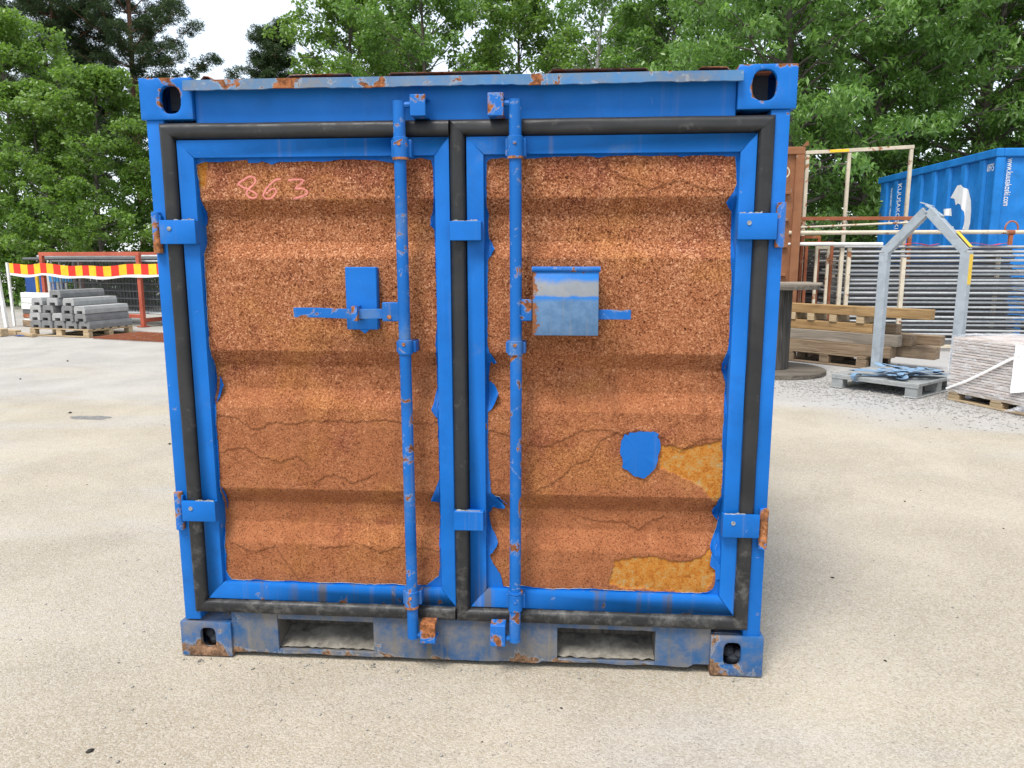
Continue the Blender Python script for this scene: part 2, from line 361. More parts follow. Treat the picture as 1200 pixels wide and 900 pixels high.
def ground_mat():
    g = G('yard_gravel'); P = g.obj()
    big = g.noise(.16, 5, .6, .6, P); mid = g.noise(1.1, 6, .62, .5, P); st = g.noise(.6, 5, .6, .4, g.pos(0, (.35, 1.6, 1)))
    beige = g.mix(g.rng(mid, .3, .7), (.325, .278, .205), (.415, .36, .272))
    grey = g.mix(g.rng(mid, .3, .7), (.30, .285, .262), (.40, .38, .35))
    xyz = g.sep()
    far = g.math('ADD', g.rng(xyz[1], 2.5, 11.0, -.03, .27), g.rng(xyz[0], 2.0, 5.0, 0, .04))
    k = g.rng(g.math('ADD', g.math('ADD', g.math('MULTIPLY', big, .45), g.math('MULTIPLY', st, .55)), far), .46, .62)
    c = g.mix(k, beige, grey)
    # loose grey gravel spread along the storage side
    lg = g.math('MULTIPLY', g.rng(g.math('ADD', xyz[0], g.math('MULTIPLY', mid, 1.2)), 3.2, 4.4), g.rng(g.math('ADD', xyz[1], g.math('MULTIPLY', mid, 1.2)), 4.6, 6.2))
    c = g.mix(g.math('MULTIPLY', lg, .75), c, (.34, .34, .345))
    # grains
    v1 = g.vor(140, 'F1', 0, P); vc = g.vor(140, 'F1', 1, P); bw = g.n('ShaderNodeRGBToBW'); g.L(vc, bw.inputs[0])
    gr = g.noise(210, 3, .6, .2, P); g2 = g.noise(70, 4, .65, .5, P)
    c = g.mix(g.rng(bw.outputs[0], .2, .85, .0, .34), c, (.60, .56, .50))
    c = g.mix(g.math('MULTIPLY', g.rng(g2, .52, .70), .5), c, (.25, .225, .19))
    c = g.mix(g.math('MULTIPLY', g.rng(gr, .54, .70), .65), c, (.13, .115, .10))
    pits = g.math('MULTIPLY', g.rng(g.vor(46, 'F1', 0, g.pos(0, (1, 1, 1))), .10, .24, 1, 0), g.rng(g.noise(31, 3, .6, 0, P), .44, .58))
    c = g.mix(g.math('MULTIPLY', pits, .60), c, (.12, .105, .085))
    # small damp or oily marks
    c = g.mix(g.math('MULTIPLY', g.rng(g.noise(2.7, 7, .7, .3, g.pos(0, (1, 1.3, 1))), .70, .76), .35), c, (.20, .18, .155))
    h = g.math('ADD', g.math('MULTIPLY', g.math('SUBTRACT', .6, v1), .7), g.math('ADD', g.math('MULTIPLY', gr, .6), g.math('MULTIPLY', g2, .8)))
    return g.done(c, .95, 0, g.bump(h, .45, .008), .2)
M['ground'] = ground_mat()
M['pebble'] = plain('loose_stone', (.36, .34, .31), .95, 0, .3, 14, .5, 0, dark=(.22, .205, .19))
M['clod'] = plain('dark_clod', (.035, .03, .026), .95, 0, .3, 14, .5, 0)
M['litter'] = plain('grey_asphalt_patch', (.20, .195, .185), .95, 0, .3, 24, .9, 0, dark=(.33, .32, .30))

def leaf_mat(name, lo, hi, tr, glossy=.5):
    g = G(name); geo = g.n('ShaderNodeNewGeometry'); r = geo.outputs['Random Per Island']
    c = g.mix(r, tuple(q * .75 for q in lo), tuple(q * 1.12 for q in hi))
    c = g.mix(g.math('MULTIPLY', g.rng(g.noise(.55, 3, .6), .42, .66), .5), c, tuple(q * .62 for q in lo))
    p = g.n('ShaderNodeBsdfPrincipled'); g.put(p.inputs['Base Color'], c); p.inputs['Roughness'].default_value = .36; p.inputs['Specular IOR Level'].default_value = glossy
    t = g.n('ShaderNodeBsdfTranslucent'); g.put(t.inputs[0], g.mix(r, tuple(q * 1.1 for q in tr), tr))
    mx = g.n('ShaderNodeMixShader'); mx.inputs[0].default_value = .36
    g.L(p.outputs[0], mx.inputs[1]); g.L(t.outputs[0], mx.inputs[2]); g.L(mx.outputs[0], g.out.inputs[0]); return g.m
M['leaf_a'] = leaf_mat('spring_leaf', (.085, .165, .028), (.165, .27, .05), (.27, .46, .06))
M['leaf_b'] = leaf_mat('green_leaf', (.078, .165, .032), (.15, .265, .055), (.25, .45, .07))
M['leaf_c'] = leaf_mat('dark_leaf', (.08, .17, .036), (.165, .29, .065), (.27, .50, .085))
M['needle'] = leaf_mat('pine_needle', (.036, .07, .030), (.08, .125, .045), (.07, .12, .04), .3)
M['bark'] = plain('grey_bark', (.11, .095, .08), .95, 0, .35, 8, 1.0, 3)
M['bark_pine'] = plain('pine_bark', (.20, .105, .065), .95, 0, .35, 8, 1.0, 3, dark=(.09, .06, .045))
M['bark_birch'] = plain('birch_bark', (.58, .56, .53), .9, 0, .15, 5, .6, 3, dark=(.06, .055, .05))

# ------------------------------------------------------------------ ground
def axis(lo, hi, step, far):
    a = list(np.arange(lo, hi + 1e-6, step)); d = step; x = hi
    while x < far: d *= 1.35; x += d; a.append(x)
    d = step; x = lo; pre = []
    while x > -far: d *= 1.35; x -= d; pre.append(x)
    return np.array(pre[::-1] + a)
gx, gy = axis(-13, 10, .22, 900), axis(-4.5, 16, .22, 900)
XX, YY = np.meshgrid(gx, gy)
ZZ = np.zeros_like(XX)
def gz(x, y): return -.006 + .0045 * noise.noise(Vector((x * .55, y * .55, 3.1))) + .0015 * noise.noise(Vector((x * 2.1, y * 2.1, 9.1)))
for j in range(XX.shape[0]):
    for i in range(XX.shape[1]):
        x, y = XX[j, i], YY[j, i]
        if abs(x) < 16 and abs(y) < 20:
            ZZ[j, i] = gz(x, y)
nx, ny = len(gx), len(gy)
idx = np.arange(nx * ny).reshape(ny, nx)
F = np.stack([idx[:-1, :-1], idx[:-1, 1:], idx[1:, 1:], idx[1:, :-1]], -1).reshape(-1, 4)
ground = link('ground', npmesh('ground', np.stack([XX, YY, ZZ], -1).reshape(-1, 3), F, M['ground'], True)); ground['kind'] = 'structure'

def stones(name, n, region, smin, smax, mat, seed, pw=2.2):
    r = np.random.default_rng(seed)
    base = np.array([(0, 0, 1), (1, 0, 0), (.31, .95, 0), (-.81, .59, 0), (-.81, -.59, 0), (.31, -.95, 0), (0, 0, -.8)], float)
    fc = np.array([(0, i, i % 5 + 1) for i in range(1, 6)] + [(6, i % 5 + 1, i) for i in range(1, 6)])
    pts = region(r, n); n = len(pts)
    s = smin + (smax - smin) * r.random(n) ** pw
    V = base[None] * (1 + .35 * r.standard_normal((n, 7, 1)).clip(-1.5, 1.5)) * s[:, None, None]
    V[:, :, 2] *= .62; a = r.random(n) * 6.28; ca, sa = np.cos(a), np.sin(a)
    X = V[:, :, 0] * ca[:, None] - V[:, :, 1] * sa[:, None] * .75; Y = V[:, :, 0] * sa[:, None] + V[:, :, 1] * ca[:, None] * .75
    V = np.stack([X + pts[:, :1], Y + pts[:, 1:2], V[:, :, 2] - .006 + s[:, None] * .22], -1)
    Fc = (fc[None] + 7 * np.arange(n)[:, None, None]).reshape(-1, 3)
    o = link(name, npmesh(name, V.reshape(-1, 3), Fc, mat)); o['kind'] = 'stuff'; return o
def near(r, n):
    d = .9 + 6.5 * r.random(n) ** 1.3; a = (r.random(n) - .5) * 1.5
    p = np.stack([.387 + d * np.sin(a) * 1.0, -2.7 + d * np.cos(a)], -1)
    return p[~((np.abs(p[:, 0]) < 1.13) & (p[:, 1] > .02))]
def side(r, n):
    t = r.random(n); q = r.normal(0, .55, n)
    x = 3.0 + 2.6 * t + q * .7; y = 7.2 - 2.3 * t + q * .7 + .1
    return np.stack([x, y], -1)
def edge(r, n):
    k = r.random(n); p = np.stack([-1.16 + 2.32 * k, -.015 + np.abs(r.normal(0, .03, n)) * -1], -1); return p
tagk = lambda o, l, c: tag(o, l, c)
tagk(stones('loose_gravel', 3000, near, .0015, .007, M['pebble'], 3, 3.0), 'small loose stones scattered over the pale gravel yard', 'gravel')
tagk(stones('coarse_gravel', 6500, side, .005, .017, M['pebble'], 4, 2.0), 'coarse grey gravel lying around the steel pallet', 'gravel')
tagk(stones('base_clods', 26, edge, .003, .011, M['mud'], 15, 2.0), 'crumbs of dried mud fallen along the sill of the blue container', 'dirt')
tagk(stones('base_grit', 160, edge, .002, .008, M['pebble'], 5, 2.0), 'grit gathered along the foot of the blue container', 'gravel')
def clods(r, n):
    d = 1.6 + 12 * r.random(n); a = (r.random(n) - .5) * 1.4
    p = np.stack([.387 + d * np.sin(a), -2.7 + d * np.cos(a)], -1)
    return p[~((np.abs(p[:, 0]) < 1.2) & (p[:, 1] > -.05))]
tagk(stones('dark_grit', 110, clods, .004, .022, M['clod'], 11, 2.5), 'dark crumbs of dirt dotted across the pale gravel yard', 'dirt')
def blot(cx, cy, rx, ry, seed, z=.0):
    r = random.Random(seed); P = []
    for k in range(22):
        th = 2 * math.pi * k / 22; q = 1 + r.uniform(-.25, .2); x_, y_ = cx + rx * q * math.cos(th), cy + ry * q * math.sin(th); P.append((x_, y_, gz(x_, y_) + .003))
    P.append((cx, cy, gz(cx, cy) + .003)); return MB().add(P, [(k, (k + 1) % 22, 22) for k in range(22)])
o = blot(-4.36, 4.3, .21, .085, 5).build('asphalt_patch', M['litter']); tag(o, 'small dark grey patch set in the pale gravel yard', 'patch')

# ------------------------------------------------------------------ the blue container
CT = thing('shipping_container', 'blue steel storage container with two rust-covered doors closed', 'container')
DEP = 2.42          # front to back
def holed_plate(mb, x0, x1, z0, z1, hole, y0, y1):
    """front plate in XZ with one convex hole (list of (x,z)), thickness y0..y1"""
    n = len(hole); cx = sum(p[0] for p in hole) / n; cz = sum(p[1] for p in hole) / n
    def onrect(dx, dz):
        t = 1e9
        if dx > 1e-9: t = min(t, (x1 - cx) / dx)
        if dx < -1e-9: t = min(t, (x0 - cx) / dx)
        if dz > 1e-9: t = min(t, (z1 - cz) / dz)
        if dz < -1e-9: t = min(t, (z0 - cz) / dz)
        return (cx + dx * t, cz + dz * t)
    rays = [(math.atan2(p[1] - cz, p[0] - cx), p) for p in hole]
    for qx, qz in ((x0, z0), (x1, z0), (x1, z1), (x0, z1)):
        a = math.atan2(qz - cz, qx - cx)
        for k in range(n):
            a0, p0 = math.atan2(hole[k][1] - cz, hole[k][0] - cx), hole[k]
            p1 = hole[(k + 1) % n]; a1 = math.atan2(p1[1] - cz, p1[0] - cx)
            d = (a1 - a0) % (2 * math.pi); e = (a - a0) % (2 * math.pi)
            if e < d:
                t = e / d; rays.append((a, (p0[0] + (p1[0] - p0[0]) * t, p0[1] + (p1[1] - p0[1]) * t))); break
    rays.sort(); m = len(rays)
    inn = [p for _, p in rays]; out = [onrect(math.cos(a), math.sin(a)) for a, _ in rays]
    V = [(x, y0, z) for x, z in out] + [(x, y0, z) for x, z in inn] + [(x, y1, z) for x, z in inn] + [(x, y1, z) for x, z in out]
    Fs = []
    for k in range(m):
        j = (k + 1) % m
        Fs += [(k, j, m + j, m + k), (m + k, m + j, 2 * m + j, 2 * m + k), (2 * m + k, 2 * m + j, 3 * m + j, 3 * m + k), (3 * m + k, 3 * m + j, j, k)]
    mb.add(V, Fs)
def oval(cx, cz, rx, rz, n=20, p=2.6):
    o = []
    for k in range(n):
        th = 2 * math.pi * k / n; c, s_ = math.cos(th), math.sin(th)
        o.append((cx + rx * math.copysign(abs(c) ** (2 / p), c), cz + rz * math.copysign(abs(s_) ** (2 / p), s_)))
    return o
def casting(x0, x1, z0, z1, hole, mat, y0=-.008, y1=.16, name='corner_casting'):
    mb = MB(); t = .022
    holed_plate(mb, x0, x1, z0, z1, hole, y0, y0 + t)
    mb.box(x0 + .0005, x0 + .018, y0 + t, y1, z0 + .0005, z1 - .0005); mb.box(x1 - .018, x1 - .0005, y0 + t, y1, z0 + .0005, z1 - .0005)
    mb.box(x0 + .018, x1 - .018, y0 + t, y1, z0 + .0005, z0 + .016); mb.box(x0 + .018, x1 - .018, y0 + t, y1, z1 - .016, z1 - .0005)
    mb.box(x0 + .018, x1 - .018, y1 - .012, y1 - .0005, z0 + .016, z1 - .016)
    return mb.build(name, mat, CT, bevel=.004, seg=2, smooth=True)
casting(-1.138, -.946, 2.058, 2.200, oval(-1.026, 2.126, .039, .048), M['paint_cast'])
casting(.946, 1.140, 2.064, 2.208, oval(1.033, 2.141, .041, .050), M['paint_cast'])
casting(-1.143, -.936, .0, .143, oval(-1.031, .077, .032, .043, p=3.5), M['paint_castlow'])
casting(.942, 1.138, .0, .163, oval(1.023, .087, .033, .049, p=3.5), M['paint_castlow'])
for x0, x1 in ((-1.138, -.946), (.946, 1.14)):
    for z0, z1 in ((2.06, 2.2), (0, .14)):
        MB().box(x0, x1, DEP - .17, DEP, z0, z1).build('corner_casting', M['paint_cast'], CT, bevel=.006)
# lump of dirt inside the lower openings
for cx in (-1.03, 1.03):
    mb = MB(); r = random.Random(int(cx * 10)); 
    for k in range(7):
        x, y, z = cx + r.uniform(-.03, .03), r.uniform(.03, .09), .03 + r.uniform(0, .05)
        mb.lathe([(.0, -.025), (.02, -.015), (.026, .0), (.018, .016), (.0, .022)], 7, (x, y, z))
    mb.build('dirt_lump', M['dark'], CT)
# posts
def post(x0, x1, y0, y1):
    P = [(x0, y0), (x1, y0), (x1, y1), (x0, y1)]
    return MB().prism([(x, y, .15) for x, y in P], (0, 0, 1.915)).build('corner_post', M['paint_post'], CT, bevel=.005, seg=2, smooth=True)
post(-1.125, -1.060, 0, .12); post(1.060, 1.124, 0, .12); post(-1.125, -1.03, DEP - .12, DEP - .002); post(1.03, 1.124, DEP - .12, DEP - .002)
# header set back under the drip edge
MB().box(-.946, .946, .012, .08, 2.030, 2.168).build('header_beam', M['paint'], CT, bevel=.003)
# drip edge with a slightly battered lower rim
mb = MB(); N = 90; r = random.Random(4); V = []
for i in range(N + 1):
    x = -.962 + 1.918 * i / N; dz = .0035 * noise.noise(Vector((x * 4, 1.3, 0))) + .0015 * r.uniform(-1, 1); dy = .006 * noise.noise(Vector((x * 3, 7.3, 0)))
    V += [(x, .03, 2.186), (x, -.036 + dy, 2.184), (x, -.040 + dy, 2.150 + dz), (x, -.033 + dy, 2.149 + dz), (x, -.030 + dy, 2.176), (x, .03, 2.178)]
Fs = [(6 * i + k, 6 * i + (k + 1) % 6, 6 * i + 6 + (k + 1) % 6, 6 * i + 6 + k) for i in range(N) for k in range(6)]
Fs += [tuple(range(5, -1, -1)), tuple(6 * N + k for k in range(6))]
mb.add(V, Fs).build('drip_edge', M['paint_lip'], CT, smooth=True, angle=40)
# roof sheet: flat pans and raised ribs running front to back
pr = []
for a, b in ((-.93, -.87), (-.62, -.36), (-.26, .16), (.30, .66), (.80, .93)):
    pr += [(a, 2.1875), (a + .025, 2.207), (b - .02, 2.2065), (b, 2.1875)]
pr = [(-1.06, 2.1875)] + pr + [(1.06, 2.1875)]
mb = MB(); n = len(pr)
r = random.Random(8)
V = [(x, .012 + r.uniform(-.006, .004), z) for x, z in pr] + [(x, DEP - .01, z) for x, z in pr] + [(x, .012, z - .003) for x, z in pr] + [(x, DEP - .01, z - .003) for x, z in pr]
mb.add(V, [(i, i + 1, n + i + 1, n + i) for i in range(n - 1)] + [(2 * n + i, 2 * n + i + 1, 3 * n + i + 1, 3 * n + i) for i in range(n - 1)] + [(i, i + 1, 2 * n + i + 1, 2 * n + i) for i in range(n - 1)])
mb.build('roof', M['roof_rust'], CT)
MB().box(-1.06, 1.06, .06, .12, 2.10, 2.186).build('roof_bearer', M['dark'], CT)
# side and rear walls, corrugated
def corr(n, amp, L):
    pts = []
    for k in range(n):
        a = L / n * k; q = L / n; pts += [(a, 0), (a + q * .32, 0), (a + q * .5, amp), (a + q * .82, amp)]
    return pts + [(L, 0)]
def wall(fn, L):
    pts = corr(9, .035, L); V = []; Fs = []
    for a, d in pts: V += [fn(a, d, .14), fn(a, d, 2.10), fn(a, d + .003, .14), fn(a, d + .003, 2.10)]
    for i in range(len(pts) - 1):
        j = 4 * i; Fs += [(j, j + 4, j + 5, j + 1), (j + 2, j + 3, j + 7, j + 6)]
    return MB().add(V, Fs)
wall(lambda a, d, z: (-1.115 + d, .12 + a, z), DEP - .24).build('side_wall', M['paint_post'], CT)
wall(lambda a, d, z: (1.115 - d, .12 + a, z), DEP - .24).build('side_wall', M['paint_post'], CT)
wall(lambda a, d, z: (-1.03 + a, DEP - .01 - d, z), 2.06).build('rear_wall', M['paint_post'], CT)
for sx in (-1, 1):
    MB().box(sx * 1.13 - (.06 if sx > 0 else 0), sx * 1.13 + (.06 if sx < 0 else 0), .165, DEP - .175, 2.10, 2.186).build('top_rail', M['paint_post'], CT, bevel=.004)
    MB().box(sx * 1.13 - (.06 if sx > 0 else 0), sx * 1.13 + (.06 if sx < 0 else 0), .165, DEP - .175, .015, .14).build('bottom_rail', M['paint_castlow'], CT, bevel=.004)
MB().box(-.94, .94, DEP - .1, DEP - .004, 2.10, 2.186).build('top_rail', M['paint_post'], CT, bevel=.004)
MB().box(-.94, .94, DEP - .1, DEP - .004, .015, .14).build('bottom_rail', M['paint_castlow'], CT, bevel=.004)
MB().box(-1.05, 1.05, .1, DEP - .1, .10, .14).build('floor_panel', M['wood_dark'], CT)

# sill rail with two fork pockets
def sill():
    bm = MB(); r = random.Random(2); y0, y1 = .004, .016
    def zb(x): return .016 + .008 * (x > .3) + .005 * noise.noise(Vector((x * 9, 0, 4))) + (.012 if .87 < x < .945 else 0)
    xs = sorted(set([-.936, -.747, -.361, .360, .735, .942] + list(np.linspace(-.936, .942, 95).round(4))))
    V = []; Fs = []
    def strip(x_list, lo, hi):
        base = len(V)
        for x in x_list: V.extend([(x, y0, lo(x)), (x, y0, hi(x)), (x, y1, lo(x)), (x, y1, hi(x))])
        m = len(x_list)
        for i in range(m - 1):
            j = base + 4 * i; Fs.extend([(j, j + 4, j + 5, j + 1), (j + 2, j + 3, j + 7, j + 6), (j, j + 2, j + 6, j + 4), (j + 1, j + 5, j + 7, j + 3)])
        Fs.extend([(base, base + 1, base + 3, base + 2), (base + 4 * m - 4, base + 4 * m - 2, base + 4 * m - 1, base + 4 * m - 3)])
    top = lambda x: .188
    for a, b in ((-.936, -.747), (-.361, .360), (.735, .942)): strip([x for x in xs if a <= x <= b], zb, top)
    for a, b, pt, pb in ((-.747, -.361, .162, .034), (.360, .735, .166, .036)):
        sel = [x for x in xs if a <= x <= b]
        strip(sel, lambda x: pt + .0025 * noise.noise(Vector((x * 30, 0, 1))), top)
        strip(sel, zb, lambda x: pb + .003 * noise.noise(Vector((x * 25, 3, 1))))
    bm.add(V, Fs); return bm
sill().build('sill_rail', M['paint_rail'], CT, bevel=.0012)
for a, b, pt, pb in ((-.747, -.361, .162, .034), (.360, .735, .166, .036)):
    mb = MB(); yb = .36
    mb.box(a - .006, a - .001, .018, yb, pb - .006, pt + .006); mb.box(b + .001, b + .006, .018, yb, pb - .006, pt + .006)
    mb.box(a - .001, b + .001, .018, yb, pt + .003, pt + .009); mb.box(a - .001, b + .001, .018, yb, pb - .009, pb - .003); mb.box(a - .006, b + .006, yb, yb + .006, pb - .009, pt + .009)
    mb.build('fork_pocket', M['pocket'], CT)
    # dust banked up inside
    V = []; nx_, ny_ = 40, 16
    for j in range(ny_):
        for i in range(nx_):
            x = a + (b - a) * i / (nx_ - 1); t = j / (ny_ - 1); y = .02 + t * (yb - .025)
            V.append((x, y, pb - .002 + .006 + t * .085 * (.8 + .5 * noise.noise(Vector((x * 8, y * 8, 2)))) + .008 * noise.noise(Vector((x * 40, y * 40, 5)))))
    MB().add(V, [(j * nx_ + i, j * nx_ + i + 1, (j + 1) * nx_ + i + 1, (j + 1) * nx_ + i) for j in range(ny_ - 1) for i in range(nx_ - 1)]).build('dust_heap', M['mud'], CT, smooth=True)
# dark shelf behind the sill so that the gap under the doors stays closed
MB().box(-.93, .93, .02, .06, .1665, .1875).build('sill_ledge', M['paint_rail'], CT)

# ---------------- doors
GROOVES = ((1.782, 1.724, 1.630, 1.572), (1.232, 1.170, 1.082, 1.014), (.696, .628, .548, .474))
YO, YI = .016, .056
def prof(z):
    for a, b, c, d in GROOVES:
        if d < z < a:
            if z > b: t = (a - z) / (a - b)
            elif z > c: t = 1.0
            else: t = (z - d) / (c - d)
            t = t * t * (3 - 2 * t) * .2 + t * .8
            return YO + (YI - YO) * t
    return YO
EDGE_L = [(-0.954,1.905),(-0.925,1.914),(-0.868,1.913),(-0.814,1.916),(-0.766,1.921),(-0.761,1.909),(-0.726,1.909),(-0.710,1.915),(-0.679,1.903),(-0.654,1.911),(-0.547,1.913),(-0.485,1.910),(-0.423,1.918),(-0.361,1.917),(-0.300,1.914),(-0.239,1.904),(-0.177,1.916),(-0.131,1.920),(-0.100,1.912),(-0.094,1.891),(-0.093,1.789),(-0.096,1.744),(-0.107,1.703),(-0.092,1.685),(-0.091,1.580),(-0.090,1.458),(-0.089,1.334),(-0.096,1.271),(-0.093,1.192),(-0.092,1.097),(-0.110,1.022),(-0.093,0.990),(-0.091,0.885),(-0.090,0.753),(-0.118,0.675),(-0.092,0.652),(-0.090,0.584),(-0.095,0.481),(-0.093,0.411),(-0.099,0.362),(-0.148,0.322),(-0.216,0.318),(-0.283,0.323),(-0.351,0.318),(-0.419,0.319),(-0.487,0.322),(-0.555,0.319),(-0.624,0.317),(-0.693,0.321),(-0.762,0.318),(-0.831,0.322),(-0.883,0.318),(-0.928,0.320),(-0.949,0.356),(-0.942,0.421),(-0.946,0.456),(-0.939,0.509),(-0.946,0.561),(-0.935,0.631),(-0.948,0.683),(-0.948,0.734),(-0.947,0.802),(-0.946,0.870),(-0.948,0.937),(-0.943,1.004),(-0.946,1.053),(-0.933,1.103),(-0.934,1.135),(-0.935,1.168),(-0.948,1.200),(-0.952,1.265),(-0.952,1.361),(-0.950,1.456),(-0.950,1.549),(-0.949,1.611),(-0.949,1.703),(-0.948,1.764),(-0.950,1.810),(-0.952,1.855)]
EDGE_R = [(0.097,1.904),(0.111,1.914),(0.156,1.919),(0.185,1.912),(0.230,1.914),(0.334,1.919),(0.453,1.920),(0.482,1.915),(0.541,1.920),(0.599,1.922),(0.658,1.919),(0.745,1.920),(0.774,1.915),(0.817,1.920),(0.918,1.916),(0.950,1.913),(0.954,1.882),(0.959,1.825),(0.952,1.796),(0.934,1.756),(0.947,1.730),(0.947,1.667),(0.951,1.579),(0.958,1.490),(0.957,1.400),(0.959,1.310),(0.958,1.248),(0.944,1.218),(0.952,1.187),(0.943,1.165),(0.951,1.125),(0.953,1.031),(0.952,0.968),(0.952,0.904),(0.958,0.840),(0.958,0.775),(0.958,0.710),(0.944,0.677),(0.936,0.643),(0.953,0.611),(0.943,0.561),(0.934,0.537),(0.951,0.511),(0.931,0.476),(0.929,0.436),(0.956,0.409),(0.951,0.375),(0.946,0.345),(0.928,0.330),(0.896,0.325),(0.801,0.323),(0.705,0.323),(0.608,0.325),(0.527,0.326),(0.478,0.329),(0.381,0.325),(0.316,0.322),(0.266,0.325),(0.224,0.333),(0.184,0.325),(0.151,0.325),(0.138,0.377),(0.112,0.418),(0.099,0.452),(0.125,0.504),(0.106,0.555),(0.097,0.605),(0.113,0.633),(0.152,0.651),(0.139,0.681),(0.107,0.690),(0.101,0.757),(0.097,0.823),(0.095,0.888),(0.096,1.002),(0.103,1.067),(0.099,1.131),(0.106,1.194),(0.122,1.204),(0.100,1.226),(0.096,1.273),(0.097,1.428),(0.100,1.580),(0.115,1.610),(0.106,1.625),(0.100,1.669),(0.103,1.729),(0.096,1.758),(0.095,1.817),(0.097,1.875)]
PATCHES = [[(0.577,0.440),(0.669,0.456),(0.724,0.463),(0.780,0.451),(0.860,0.445),(0.898,0.463),(0.925,0.489),(0.938,0.443),(0.955,0.418),(0.942,0.358),(0.912,0.323),(0.784,0.327),(0.624,0.330),(0.547,0.345),(0.574,0.389)],
           [(0.737,0.894),(0.812,0.882),(0.903,0.909),(0.952,0.920),(0.962,0.693),(0.937,0.683),(0.879,0.741),(0.784,0.797),(0.728,0.809)],
           [(-.95, 1.93), (-.91, 1.93), (-.925, 1.86), (-.935, 1.83), (-.95, 1.83)]]
def sdist(poly, x, z):
    """signed distance, positive inside"""
    d = 1e9; ins = False; n = len(poly)
    for i in range(n):
        ax, az = poly[i]; bx, bz = poly[(i + 1) % n]; ex, ez = bx - ax, bz - az
        t = max(0, min(1, ((x - ax) * ex + (z - az) * ez) / (ex * ex + ez * ez + 1e-12)))
        d = min(d, math.hypot(x - ax - ex * t, z - az - ez * t))
        if (az > z) != (bz > z) and x < (bx - ax) * (z - az) / (bz - az) + ax: ins = not ins
    return d if ins else -d
# wavy outlines of scale that has lifted off in sheets: (polyline, how far it stands out)
LIFT = [([(-.945, .98), (-.86, .965), (-.80, .93), (-.72, .955), (-.62, .955), (-.5, .97), (-.40, .965), (-.29, .975), (-.21, .96), (-.1, .97)], 1),
        ([(.10, .95), (.2, .90), (.33, .88), (.42, .93), (.50, .955), (.58, .93), (.66, .945), (.74, .925), (.80, .87), (.88, .915), (.95, .92)], 1),
        ([(.26, .70), (.34, .74), (.40, .80), (.47, .84), (.52, .91), (.57, .935)], 1),
        ([(-.93, .84), (-.84, .86), (-.78, .82), (-.70, .80), (-.64, .83), (-.60, .79)], 1),
        ([(-.90, .47), (-.82, .43), (-.74, .46), (-.70, .40), (-.66, .33)], 1),
        ([(-.55, .46), (-.43, .475), (-.33, .45), (-.22, .49), (-.11, .46)], 1),
        ([(.45, .60), (.52, .575), (.60, .585), (.66, .56), (.76, .60)], 1),
        ([(-.56, .73), (-.5, .76), (-.42, .72), (-.36, .75)], 1),
        ([(.10, .61), (.13, .55), (.17, .50), (.2, .44), (.19, .36)], 1),
        ([(.55, 1.86), (.66, 1.81), (.78, 1.83), (.9, 1.80)], 1)]
def surf(x, z, seed):
    y = prof(z) + .0022 * noise.noise(Vector((x * 6, z * 6, seed))) + .0011 * noise.noise(Vector((x * 33, z * 33, seed)))
    return y + .0016 * noise.noise(Vector((x * 2.2, z * 2.2, seed + 7)))
def panel(door, x0, x1, seed):
    z0, z1 = .300, 1.940; nx_, nz_ = 240, 440; V = []; pa = []; ed = []
    for j in range(nz_):
        z = z0 + (z1 - z0) * j / (nz_ - 1)
        for i in range(nx_):
            x = x0 + (x1 - x0) * i / (nx_ - 1)
            wob = .012 * noise.noise(Vector((x * 16, z * 16, seed))) + .007 * noise.noise(Vector((x * 55, z * 55, seed + 3))) + .004 * noise.noise(Vector((x * 140, z * 140, seed + 5)))
            y = surf(x, z, seed); e = 0.0
            for L, amp in LIFT:
                if L[0][0] - .05 > x or L[-1][0] + .05 < x: continue
                best = 1; sgn = 1
                for (ax, az), (bx, bz) in zip(L[:-1], L[1:]):
                    ex, ez = bx - ax, bz - az; t = max(0, min(1, ((x - ax) * ex + (z + wob - az) * ez) / (ex * ex + ez * ez)))
                    q = math.hypot(x - ax - ex * t, z + wob - az - ez * t)
                    if q < best: best = q; sgn = 1 if ex * (z + wob - az) - ez * (x - ax) > 0 else -1
                if best < .05:
                    if sgn > 0: y -= .0036 * max(0, 1 - best / .05)
                    e = max(e, max(0, 1 - best / (.005 + .004 * abs(noise.noise(Vector((x * 9, z * 9, 5)))))) * (.35 + .6 * abs(noise.noise(Vector((x * 7, z * 7, 8))))))
            p = 0.0
            for poly in PATCHES:
                xs_ = [q[0] for q in poly]
                if min(xs_) - .03 < x < max(xs_) + .03:
                    q = sdist(poly, x, z) + wob * .9
                    p = max(p, max(0, min(1, .5 + q / .005))); e = max(e, max(0, 1 - abs(q + .004) / .004) * .8)
            y += .0035 * p
            V.append((x, y, z)); pa.append(p); ed.append(e)
    Fi = np.arange(nx_ * nz_).reshape(nz_, nx_)
    F_ = np.stack([Fi[:-1, :-1], Fi[:-1, 1:], Fi[1:, 1:], Fi[1:, :-1]], -1).reshape(-1, 4)
    me = npmesh('panel', V, F_, M['rust'], True)
    for nm, arr in (('patch', pa), ('edge', ed)):
        a = me.attributes.new(nm, 'FLOAT', 'POINT'); a.data.foreach_set('value', arr)
    o = link('panel', me, door); o['label'] = 'corrugated panel covered in rough orange-brown rust'
    return o
